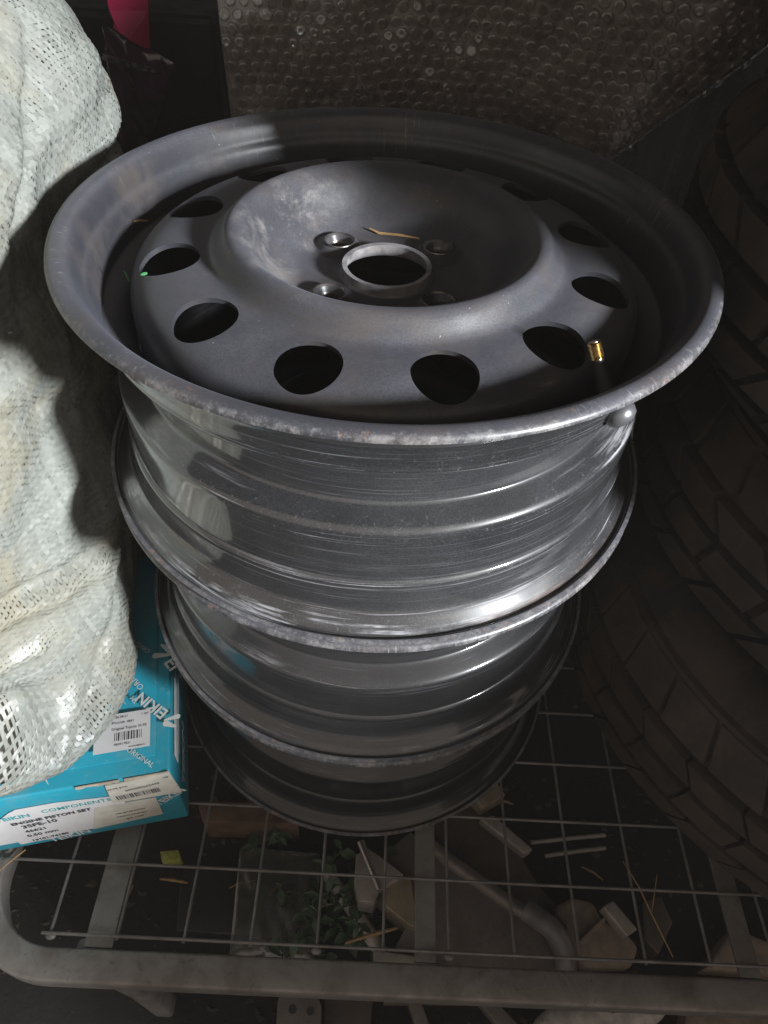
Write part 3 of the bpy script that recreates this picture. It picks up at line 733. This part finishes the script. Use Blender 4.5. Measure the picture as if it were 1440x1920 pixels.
def wrap_xz(x, z):
    """front sheet; within 25 mm of the bottom edge it rolls back under"""
    d = z - wrap_bottom(x); r = .025
    back = r - math.sqrt(max(0, r * r - (r - d) ** 2)) if d < r else 0
    return Vector((x, wrap_front(x, z) + back, z))
ZT = .70
def wrap_pt(u, v):
    x = X0 + (X1 - X0) * u; zb = wrap_bottom(x); return wrap_xz(x, zb + (ZT - zb) * (v / VL) ** 1.3)
nu, nv = 90, 44; VL = .34
V = [wrap_pt(i / nu, VL * j / nv) for i in range(nu + 1) for j in range(nv + 1)]
Fq = [(i * (nv + 1) + j, (i + 1) * (nv + 1) + j, (i + 1) * (nv + 1) + j + 1, i * (nv + 1) + j + 1) for i in range(nu) for j in range(nv)]
def wl_(p): return p - wrap.location
link('film_sheet', mesh('film_sheet', [wl_(p) for p in V], Fq, 180), M_film, wrap)
# panel inside
bm = bmesh.new(); grid = {}
for i in range(nu + 1):
    for j in range(nv + 1):
        p = wl_(wrap_pt(i / nu, VL * j / nv)); p.y += .012; p.z += .004; grid[(i, j, 0)] = bm.verts.new(p); grid[(i, j, 1)] = bm.verts.new((p.x, .62 - wrap.location.y, p.z))
for i in range(nu):
    for j in range(nv):
        for s in (0, 1): bm.faces.new([grid[(i, j, s)], grid[(i + 1, j, s)], grid[(i + 1, j + 1, s)], grid[(i, j + 1, s)]])
for j in range(nv):
    for i in (0, nu): bm.faces.new([grid[(i, j, 0)], grid[(i, j + 1, 0)], grid[(i, j + 1, 1)], grid[(i, j, 1)]])
for i in range(nu):
    for j in (0, nv): bm.faces.new([grid[(i, j, 0)], grid[(i + 1, j, 0)], grid[(i + 1, j, 1)], grid[(i, j, 1)]])
link('panel', bm_mesh('panel', bm, 60), M_wrapd, wrap)
link('stand', bm_mesh('stand', box_bm(.30, .06, .36 - ZG - .0 + .02, .004, .10 - wrap.location.x, .575 - wrap.location.y, (.38 - ZG) / 2)), M_wrapd, wrap)
# bubbles
def dome_mesh(r=.0048, hgt=.0034):
    V = []; F = []; n_ = 12
    prof_ = [(1, 0), (.99, .45), (.93, .80), (.80, .97), (.45, .90)]
    for (a, b) in prof_:
        for k in range(n_): V.append((r * a * math.cos(2 * PI * k / n_), r * a * math.sin(2 * PI * k / n_), hgt * b))
    V.append((0, 0, hgt * .80))
    for i in range(len(prof_) - 1):
        for k in range(n_): F.append((i * n_ + k, i * n_ + (k + 1) % n_, (i + 1) * n_ + (k + 1) % n_, (i + 1) * n_ + k))
    for k in range(n_): F.append(((len(prof_) - 1) * n_ + k, (len(prof_) - 1) * n_ + (k + 1) % n_, len(V) - 1))
    return mesh('bubble', V, F, 180)
dome = dome_mesh(); dome.materials.append(M_bub)
cand = []
px_, py_ = .0110, .0096
row = 0; zz_ = .362
while zz_ < ZT - .006:
    x = X0 + .0062 + (px_ / 2 if row % 2 else 0)
    while x < X1 - .006:
        xx = x + .0016 * math.sin(zz_ * 37 + x * 19); z_ = zz_ + .006 * math.sin(x * 21) + .002 * math.sin(x * 60)
        if z_ > wrap_bottom(xx) + .004 and z_ < ZT:
            p = wrap_xz(xx, z_); e = .0015
            tu = (wrap_xz(xx + e, z_) - wrap_xz(xx - e, z_)).normalized(); tv = (wrap_xz(xx, z_ + e) - wrap_xz(xx, z_ - e)).normalized(); nn = tu.cross(tv).normalized()
            if nn.y > 0: nn = -nn
            d = np.array(p) - CAM; q = d @ CM; sx = 720 + F_PX * q[0] / -q[2]; sy = 960 - F_PX * q[1] / -q[2]
            cand.append((p, tu, nn, sx, sy))
        x += px_
    zz_ += py_; row += 1
vis = [c_ for c_ in cand if 415 < c_[3] < 1445 and -5 < c_[4] < 330]
vis.sort(key=lambda c_: c_[3]); keep = set(id(c_) for c_ in vis[:300])
V = []; F = []
dv = [v_.co.copy() for v_ in dome.vertices]; df = [tuple(p.vertices) for p in dome.polygons]
for c_ in cand:
    p, tu, nn = c_[:3]; tw = nn.cross(tu).normalized()
    wild = 1 + 1.6 * max(0, min(1, (p.x - .02) / .12)); s1 = random.uniform(.86, 1.08); s2 = random.uniform(.30, 1.1) * (1 if random.random() > .12 * wild else .3); tl = random.uniform(-.25, .25) * wild; nn2 = (nn + tu * tl + tw * random.uniform(-.25, .25) * wild).normalized()
    m3 = Matrix((tu * s1, tw * s1, nn2 * s2)).transposed().to_4x4(); m3.translation = wl_(p)
    if id(c_) in keep:
        o = bpy.data.objects.new('bubble', dome); C.objects.link(o); o.parent = wrap; o.matrix_local = m3
    else:
        b = len(V); V += [m3 @ q for q in dv]; F += [tuple(b + k for k in f) for f in df]
link('bubble_field', mesh('bubble_field', V, F, 180), M_bub, wrap, kind='stuff')
# loose translucent film hanging between the panel and the tyres
V = []; Fq = []
for i in range(25):
    for j in range(25):
        u, v = i / 24, j / 24
        V.append((.235 + .15 * u + .02 * v, .600 + .012 * math.sin(u * 19 + v * 3) + .006 * math.sin(u * 47 + 2), ZG + (.62 - ZG) * v))
for i in range(24):
    for j in range(24): Fq.append((i * 25 + j, (i + 1) * 25 + j, (i + 1) * 25 + j + 1, i * 25 + j + 1))
o = link('plastic_film', mesh('plastic_film', V, Fq, 180), mat_film('brown_film', (.065, .045, .036), .75, .3), label='brownish plastic film hanging between the wrapped panel and the tyres', cat='plastic film')
md = o.modifiers.new('t', 'SOLIDIFY'); md.thickness = .0006

# ------------------------------------------------------------------ purple packet top left
def crumple(name, corners, nu, nv, amp, seed, thick):
    """a crumpled pouch spanned between 4 corner points (bl, br, tr, tl), bulged, closed"""
    r2 = np.random.default_rng(seed); bl, br, tr_, tl = [np.array(c_) for c_ in corners]
    nrm = np.cross(br - bl, tl - bl); nrm /= np.linalg.norm(nrm)
    ks = [(r2.uniform(2, 14), r2.uniform(2, 14), r2.uniform(0, 6.28), r2.uniform(.3, 1)) for _ in range(14)]
    V = []; F = []
    for side in (1, -1):
        for i in range(nu + 1):
            for j in range(nv + 1):
                u, v = i / nu, j / nv
                p = bl * (1 - u) * (1 - v) + br * u * (1 - v) + tr_ * u * v + tl * (1 - u) * v
                bul = (max(0, 4 * u * (1 - u)) ** .5) * (max(0, 4 * v * (1 - v)) ** .5)
                h_ = sum(a * abs(math.sin(fu * u + fv * v + ph)) for fu, fv, ph, a in ks) / 14
                V.append(p + nrm * side * (thick * bul + amp * (h_ - .4) * (.2 + bul)))
    o_ = (nu + 1) * (nv + 1)
    for s in (0, 1):
        for i in range(nu):
            for j in range(nv):
                q = [s * o_ + i * (nv + 1) + j, s * o_ + (i + 1) * (nv + 1) + j, s * o_ + (i + 1) * (nv + 1) + j + 1, s * o_ + i * (nv + 1) + j + 1]
                F.append(q if s == 0 else q[::-1])
    return mesh(name, V, F, 30)
pk = empty('plastic_packet', (-.25, .56, ZG), label='crumpled dark purple plastic packet with a pink panel, far left', cat='packet')
def pl(px, py, y): return aty(px, py, y) - pk.location
M_pur = simple('purple_film', (.085, .028, .060), .14, 0, .4, 30, spec=.9); M_pink = simple('pink_sheet', (.33, .006, .055), .5, 0, .1, 20)
Y = .555
link('pouch', crumple('pouch', [pl(215, 250, Y + .03), pl(290, 262, Y + .03), pl(330, 120, Y), pl(190, 45, Y)], 48, 48, .030, 3, .012), M_pur, pk)
link('pouch_bottom', crumple('pouch_bottom', [pl(180, 420, Y + .03), pl(300, 420, Y + .03), pl(285, 200, Y + .03), pl(195, 200, Y + .03)], 24, 24, .010, 8, .010), M_pur, pk)
V = []; Fq = []
pp = [(194, -30), (278, -30), (278, 20), (280, 92), (262, 86), (243, 75), (225, 62), (212, 52), (214, 40), (205, 20)]
f0 = [pl(x, y, Y - .012 - .010 * math.sin((x - 194) / 86 * PI) + .0004 * (y - 20) ** 1 / 10) for x, y in pp]; f1 = [p + Vector((0, .004, 0)) for p in f0]; k = len(pp)
V = f0 + f1; Fq = [tuple(range(k)), tuple(range(2 * k - 1, k - 1, -1))] + [(i, (i + 1) % k, k + (i + 1) % k, k + i) for i in range(k)]
link('pink_panel', mesh('pink_panel', V, Fq), M_pink, pk)
pp = [(192, 100), (250, 118), (292, 128), (290, 137), (248, 129), (190, 111)]
f0 = [pl(x, y, Y - .016) for x, y in pp]; k = len(pp); f1 = [p + Vector((0, .001, 0)) for p in f0]
link('printed_strip', mesh('printed_strip', f0 + f1, [tuple(range(k)), tuple(range(2 * k - 1, k - 1, -1))] + [(i, (i + 1) % k, k + (i + 1) % k, k + i) for i in range(k)]), simple('grey_strip', (.14, .11, .11), .5, 0, .85, 260), pk)
# support post of the packet (dark case behind)
link('case', bm_mesh('case', box_bm(.20, .10, .82, .006, 0, .10, .41)), simple('dark_case', (.012, .0105, .011), .6), pk)

# ------------------------------------------------------------------ clutter under the rack
def slab(name, pix, z, thick, mat, parent=None, bev_=.0012, **k):
    """flat piece whose outline is traced on the plane z; has real thickness"""
    pts_ = [atz(x, y, z) for x, y in pix]; c0 = sum(pts_, Vector()) / len(pts_)
    bm = bmesh.new(); vs = [bm.verts.new(p - Vector((c0.x, c0.y, z))) for p in pts_]
    f = bm.faces.new(vs); r_ = bmesh.ops.extrude_face_region(bm, geom=[f]); 
    for g in r_['geom']:
        if isinstance(g, bmesh.types.BMVert): g.co.z -= thick
    bmesh.ops.recalc_face_normals(bm, faces=bm.faces)
    bmesh.ops.bevel(bm, geom=list(bm.edges), offset=min(bev_, thick * .3), segments=3, affect='EDGES', profile=.5)
    o = link(name, bm_mesh(name, bm, 40), mat, parent, **k); o.location = Vector((c0.x, c0.y, z)) - (parent.location if parent else Vector()); return o
M_gm = mat_galv('grey_panel_metal', (.19, .165, .15), (.13, .11, .098))
M_gm2 = mat_galv('dark_panel_metal', (.115, .093, .08), (.075, .06, .052))
M_lt = mat_galv('light_bracket_metal', (.40, .36, .33), (.28, .25, .225))
M_wht = simple('white_pipe_plastic', (.50, .46, .43), .4, 0, .35, 60)
M_card = simple('beige_card', (.25, .195, .15), .8, 0, .3, 50)
zf = ZG + .012
o = empty('body_panel', (atz(880, 1690, zf).x, atz(880, 1690, zf).y, ZG), label='large grey metal body panel lying under the shelf', cat='metal panel')
slab('sheet', [(770, 1560), (805, 1585), (880, 1640), (960, 1700), (1020, 1735), (1062, 1800), (1062, 1880), (720, 1880), (728, 1800), (760, 1740), (705, 1690), (720, 1600)], zf + .03, .022, M_gm, o)
def rel(o_, p): return p - o_.location
edge = [atz(x, y, zf + .036) for x, y in ((790, 1570), (840, 1612), (900, 1655), (960, 1697), (1000, 1718), (1030, 1745), (1052, 1785), (1058, 1830))]
link('folded_edge', tube('folded_edge', [rel(o, p) for p in edge], .009, 10), M_gm, o)
slab('inner_panel', [(820, 1500), (900, 1500), (960, 1580), (1010, 1660), (1045, 1700), (1010, 1715), (960, 1690), (900, 1645), (840, 1600), (800, 1560)], zf + .008, .012, M_gm2, o)
slab('metal_plate', [(668, 1602), (690, 1590), (705, 1600), (735, 1622), (757, 1640), (712, 1668), (702, 1692), (672, 1690), (664, 1650)], ZG + .075, .075, M_lt, label='light metal plate standing under the shelf next to the pipe', cat='metal plate')
a, b = atz(612, 1625, ZG + .05), atz(735, 1800, ZG + .05)
link('pipe', tube('pipe', [a, a.lerp(b, .33) + Vector((.001, .001, 0)), a.lerp(b, .66), b], [.0085, .009, .009, .0088], 16), M_wht, label='white plastic pipe lying under the shelf over the weeds', cat='pipe')
bpy.data.objects['pipe'].location.z -= .0285
a, b = atz(676, 1578, ZG + .09), atz(712, 1668, ZG + .09)
t_ = empty('bolt_rod', ((a.x + b.x) / 2, (a.y + b.y) / 2, ZG + .075), label='short bright metal rod on the light metal plate', cat='rod')
link('shaft', tube('shaft', [rel(t_, a), rel(t_, b)], [.0048, .0042], 12), simple('bright_steel', (.55, .50, .46), .3, .9), t_)
t_ = empty('cast_bracket', (atz(1110, 1740, zf).x, atz(1110, 1740, zf).y, ZG), label='beige cast bracket with a bolt hole by the front bar', cat='bracket')
slab('plate', [(1040, 1700), (1075, 1680), (1115, 1690), (1130, 1725), (1165, 1735), (1200, 1775), (1185, 1815), (1090, 1815), (1060, 1770)], zf + .035, .03, M_card, t_, bev_=.007)
slab('rib', [(1085, 1765), (1132, 1718), (1138, 1724), (1094, 1772)], zf + .047, .02, M_card, t_)
c0 = rel(t_, atz(1054, 1740, zf + .0355)); bm = bmesh.new(); bmesh.ops.create_cone(bm, cap_ends=True, segments=20, radius1=.006, radius2=.006, depth=.002, matrix=Matrix.Translation(c0)); link('bolt_hole', bm_mesh('bolt_hole', bm, 40), M_rubber, t_)
slab('card_scrap', [(1325, 1815), (1370, 1745), (1405, 1750), (1500, 1790), (1500, 1830)], zf + .03, .04, M_card, bev_=.004, label='beige card scrap showing behind the front bar at right', cat='card')
slab('wood_plank', [(370, 1502), (500, 1505), (560, 1545), (380, 1540)], zf + .05, .06, simple('orange_wood', (.14, .080, .048), .7, 0, .5, 30), label='orange-brown wooden plank under the shelf beside the box', cat='plank')
slab('yellow_tag', [(300, 1596), (335, 1593), (340, 1613), (304, 1617)], zf + .012, .018, simple('yellow_card', (.40, .44, .09), .6, 0, .4, 200), label='small yellow tag on the floor under the shelf', cat='tag')
for (p, q, lab) in (((995, 1580), (1135, 1566), 'upper one of two thin metal rods under the shelf, right'), ((1022, 1605), (1135, 1590), 'lower one of two thin metal rods under the shelf, right')):
    a, b = atz(*p, ZG + .02), atz(*q, ZG + .02); t_ = link('thin_rod', tube('thin_rod', [a, a.lerp(b, .5) + Vector((0, 0, .002)), b], .0028, 8), M_lt, label=lab, cat='rod', group='thin rods'); 
t_ = empty('white_cover', (atz(1135, 1930, zf).x, atz(1135, 1930, zf).y, ZG), label='white plastic cover with a dark slot below the front bar', cat='cover')
slab('shell', [(1020, 1890), (1120, 1868), (1215, 1872), (1262, 1895), (1230, 1925), (1150, 1950), (1030, 1960), (1010, 1930)], zf + .06, .06, M_wht, t_, bev_=.012)
slab('slot', [(1128, 1880), (1170, 1880), (1172, 1894), (1150, 1900), (1132, 1892)], zf + .0612, .003, M_rubber, t_)
t_ = empty('hole_plate', (atz(560, 1900, zf).x, atz(560, 1900, zf).y, ZG), label='grey metal plate with two holes below the front bar', cat='metal plate')
slab('plate', [(525, 1862), (595, 1866), (603, 1885), (600, 1990), (515, 1990), (520, 1880)], zf + .03, .03, M_gm, t_)
for (x, y) in ((548, 1893), (582, 1896)):
    c0 = rel(t_, atz(x, y, zf + .0305)); bm = bmesh.new(); bmesh.ops.create_cone(bm, cap_ends=True, segments=20, radius1=.0042, radius2=.0042, depth=.002, matrix=Matrix.Translation(c0)); link('hole', bm_mesh('hole', bm, 40), M_rubber, t_)
for (pix, lab) in (([(758, 1855), (782, 1855), (830, 1990), (800, 1990)], 'narrow grey strip leaning below the front bar, left one'), ([(890, 1870), (925, 1872), (1010, 1960), (985, 1985)], 'narrow grey strip below the front bar, right one')):
    slab('metal_strip', pix, zf + .02, .02, M_gm, label=lab, cat='metal strip', group='metal strips')
slab('dark_box', [(400, 1620), (560, 1640), (560, 1760), (330, 1745), (340, 1640)], zf + .006, .014, simple('dark_plastic', (.028, .024, .024), .35), label='flat dark plastic piece on the floor under the shelf', cat='plastic piece')

M_ol = mat_galv('stained_plate_metal', (.34, .285, .20), (.21, .175, .125))
for (pix, z_, th_, m_, lab) in (
    ([(728, 1640), (770, 1645), (786, 1740), (768, 1736), (722, 1700), (716, 1680)], ZG + .062, .05, M_ol, 'stained olive-brown plate leaning beside the light metal plate'),
    ([(900, 1535), (925, 1528), (1000, 1592), (985, 1602)], ZG + .050, .02, M_lt, 'narrow pale metal strip behind the body panel'),
    ([(1130, 1700), (1150, 1688), (1196, 1742), (1176, 1756)], ZG + .075, .02, M_lt, 'short pale metal strip lying on the beige bracket'),
    ([(700, 1780), (800, 1795), (850, 1830), (700, 1840)], ZG + .06, .02, M_lt, 'pale folded plate edge just behind the front bar'),
    ([(1205, 1690), (1240, 1680), (1262, 1730), (1235, 1790), (1208, 1760)], ZG + .03, .03, M_gm2, 'dark metal scrap beside the long straw under the shelf'),
    ([(855, 1460), (920, 1450), (948, 1490), (905, 1515)], ZG + .06, .03, M_ol, 'stained plate corner showing past the bottom wheel'),
    ([(610, 1860), (700, 1866), (690, 1990), (600, 1990)], ZG + .01, .02, M_gm2, 'dark flat scrap below the front bar beside the holed plate'),
    ([(1290, 1870), (1440, 1890), (1460, 1960), (1280, 1960)], ZG + .04, .03, M_card, 'beige flat piece below the front bar at far right')):
    slab('metal_scrap', pix, z_, th_, m_, bev_=.002, label=lab, cat='scrap', group='scrap pieces under the shelf')
# weeds: leafy clumps
M_leaf = simple('weed_leaf', (.040, .085, .028), .5, 0, .5, 60, col2=(.018, .045, .016))
def weed(px, py, ns, rx, ry, seed, label):
    c0 = atz(px, py, ZG); wd = empty('weed', (c0.x, c0.y, ZG), label=label, cat='plant', group='weeds under the shelf'); r2 = random.Random(seed)
    for s in range(ns):
        bx_, by_ = r2.uniform(-rx, rx), r2.uniform(-ry, ry); hh = r2.uniform(.025, .075); lx, ly = r2.uniform(-.03, .03), r2.uniform(-.03, .03)
        p = [Vector((bx_, by_, -.008)), Vector((bx_ + lx * .4, by_ + ly * .4, hh * .6)), Vector((bx_ + lx, by_ + ly, hh))]
        V = []; F = []
        for q in range(11):
            t = q / 10; a = p[0].lerp(p[1], min(1, t * 2)) if t < .5 else p[1].lerp(p[2], t * 2 - 1)
            an = q * 2.4 + s; d = Vector((math.cos(an), math.sin(an), r2.uniform(-.3, .4))); w_ = Vector((-d.y, d.x, r2.uniform(-.4, .4))).normalized(); L = r2.uniform(.010, .024); b = len(V); wf = r2.uniform(.16, .30)
            mid_ = a + d * L * .45; dr = Vector((0, 0, -L * .25))
            V += [a, mid_ + w_ * L * wf + Vector((0, 0, .0015)), a + d * L + dr, mid_ - w_ * L * wf + Vector((0, 0, .0015)), mid_, a + d * L * .75 + w_ * L * wf * .6 + dr * .4, a + d * L * .75 - w_ * L * wf * .6 + dr * .4, a + d * L * .75 + dr * .5 - Vector((0, 0, .001))]
            F += [(b, b + 4, b + 1), (b + 1, b + 4, b + 7, b + 5), (b + 5, b + 7, b + 2), (b + 2, b + 7, b + 6), (b + 6, b + 7, b + 4, b + 3), (b + 3, b + 4, b)]
        link('leaf_spray', mesh('leaf_spray', V, F, 50), M_leaf, wd)
        link('stem', tube('stem', p, [.0012, .0010, .0005], 5), M_leaf, wd)
weed(650, 1725, 22, .050, .050, 4, 'green leafy weed under the shelf beneath the white pipe')
weed(575, 1750, 10, .030, .035, 9, 'green leafy weed under the shelf, left of the white pipe')
weed(500, 1560, 5, .03, .03, 15, 'small weed under the shelf behind the wooden plank')
# clear plastic sheet on the floor
P4 = [atz(430, 1790, ZG + .030), atz(590, 1800, ZG + .035), atz(600, 1600, ZG + .035), atz(450, 1590, ZG + .03)]
link('plastic_sheet', crumple('plastic_sheet', P4, 40, 40, .014, 21, .006), mat_clear('crumpled_clear_film', (.45, .42, .38), .10, .12, .4), label='crumpled clear plastic sheet under the shelf left of the weeds', cat='plastic sheet')
# bent hose beside the body panel
hp = [atz(985, 1705, ZG + .075), atz(1010, 1722, ZG + .078), atz(1038, 1742, ZG + .075), atz(1056, 1772, ZG + .066), atz(1062, 1805, ZG + .055), atz(1060, 1840, ZG + .04)]
hs = [Vector(tuple(p)) for p in hp]; hm = []
for i in range(len(hs) - 1):
    for k in range(5): hm.append(hs[i].lerp(hs[i + 1], k / 5))
hm.append(hs[-1])
for _ in range(6): hm = [hm[0]] + [(hm[i - 1] + hm[i] * 2 + hm[i + 1]) / 4 for i in range(1, len(hm) - 1)] + [hm[-1]]
ho = empty('bent_hose', (hs[2].x, hs[2].y, ZG), label='grey bent hose with a dark open end beside the body panel', cat='hose')
link('hose_wall', tube('hose_wall', [rel(ho, p) for p in hm], .0125, 16), simple('grey_hose', (.12, .115, .115), .45, 0, .35, 50), ho)
e0 = rel(ho, hm[0]); ed = (hm[0] - hm[1]).normalized()
link('open_end', tube('open_end', [e0 + ed * .0002, e0 + ed * .0008], .0095, 16), M_rubber, ho)
# loose debris on the floor
V = []; F = []; r2 = random.Random(77)
for k in range(1500):
    x, y = r2.uniform(-.45, .62), r2.uniform(-.16, .45); sz = r2.choice((.0012, .0015, .002, .003, .005)); b = len(V); n_ = r2.randint(4, 6)
    gz = ZG - .012 + .010 * math.sin(x * 17 + y * 5) * math.sin(y * 23 - x * 4); top = Vector((x, y, gz + sz * r2.uniform(.2, .7)))
    for q in range(n_): a = 2 * PI * q / n_ + r2.random(); rr = sz * r2.uniform(.6, 1.4); V.append((x + rr * math.cos(a) * 1.5, y + rr * math.sin(a), gz - .001))
    V.append(top)
    for q in range(n_): F.append((b + q, b + (q + 1) % n_, b + n_))
link('floor_debris', mesh('floor_debris', V, F), simple('debris', (.05, .037, .028), .8, 0, .75, 35), label='scattered dirt crumbs and chips on the floor under the shelf', cat='debris', kind='stuff')
# straws and bits
M_straw = simple('dry_straw', (.36, .22, .09), .6, 0, .3, 200)
M_straw2 = simple('green_bit', (.06, .24, .085), .5)
def straw(pts_, r, lab, mat=M_straw, name='straw', cat='straw', group=None):
    c0 = pts_[0]; return link(name, tube(name, pts_, [r * .5] + [r] * (len(pts_) - 2) + [r * .6], 6), mat, label=lab, cat=cat, group=group)
zd = .4595
a, b = atz(693, 428, .4612), atz(786, 447, .4590)
straw([a, a.lerp(b, .2) + Vector((0, 0, -.002)), a.lerp(b, .6) + Vector((0, 0, -.0005)), b], .0009, 'dry straw lying in the hub dish of the top wheel')
a, b = atz(648, 1768, ZG + .05), atz(745, 1740, ZG + .05)
straw([a, a.lerp(b, .5) + Vector((0, 0, .004)), b], .0028, 'thick orange straw lying across the white pipe')
a, b = atz(1168, 1615, -.002), atz(1262, 1795, .004); c1 = atz(1225, 1720, .006)
straw([a, a.lerp(c1, .5) + Vector((0, 0, .004)), c1, b], .0007, 'long curved straw on the wire mesh near the tyres')
a, b = atz(1232, 1640, .004), atz(1222, 1712, .002)
straw([a, a.lerp(b, .5), b], .0006, 'short thin straw crossing the long one on the mesh')
a, b = atz(0, 1632, .002), atz(48, 1593, .004)
straw([a, a.lerp(b, .5) + Vector((0, 0, .001)), b], .0009, 'straw on the rack corner below the teal box')
def on_rim(r, angd, z): return Vector((CX + r * math.cos(R_(angd)), CY + r * math.sin(R_(angd)), z))
a, b = atz(244, 418, .4625), atz(277, 414, .4600)
straw([a, a.lerp(b, .5) + Vector((0, 0, .001)), b], .0009, 'short dry straw on the left inner wall of the top wheel', cat='straw')
a, b = atz(232, 508, .4600), atz(242, 527, .4590)
straw([a, a.lerp(b, .5) + Vector((.0004, 0, .001)), b], .0009, 'bright green grass bit inside the rim of the top wheel', M_straw2, 'grass_bit', 'grass')
a, b = atz(264, 515, .476), atz(276, 512, .4765)
straw([a, a.lerp(b, .5), b], .0010, 'bright green grass bit at the edge of a vent hole', M_straw2, 'grass_bit', 'grass')

r2 = random.Random(31)
spots_ = [(430, 1665, 480, 1650, 'orange straw on the clear plastic sheet'), (505, 1680, 522, 1662, 'short orange straw beside the plastic sheet'), (588, 1705, 640, 1692, 'brown straw among the green weeds'),
          (930, 1500, 962, 1508, 'reddish chip of wood behind the body panel'), (700, 1745, 722, 1775, 'brown bark chip beside the pipe end'), (1090, 1625, 1130, 1650, 'thin twig near the two rods'), (250, 1660, 232, 1700, 'thin dry stalk left under the shelf'),
          (300, 1648, 352, 1655, 'dull orange stalk behind the yellow tag'), (845, 1475, 905, 1470, 'pale stalk under the bottom wheel edge')]
for (x0, y0, x1, y1, lab) in spots_:
    a, b = atz(x0, y0, ZG + .022), atz(x1, y1, ZG + .018)
    straw([a, a.lerp(b, .5) + Vector((r2.uniform(-.003, .003), 0, .004)), b], r2.uniform(.0012, .0024), lab)

# added thin haze volume, imitates lens glare and lifts the shadows
hz = bpy.data.materials.new('glare_haze'); hz.use_nodes = True; hn = hz.node_tree; hn.nodes.remove(hn.nodes['Principled BSDF'])
pv = hn.nodes.new('ShaderNodeVolumePrincipled'); pv.inputs['Density'].default_value = 0.013; pv.inputs['Color'].default_value = (.98, .90, .82, 1)
hn.links.new(pv.outputs[0], hn.nodes['Material Output'].inputs['Volume'])
link('haze', bm_mesh('haze', box_bm(6.4, 6.0, 4.4, 0, 0, -.6, .85)), hz, kind='stuff', label='added thin haze that imitates lens glare', cat='haze')
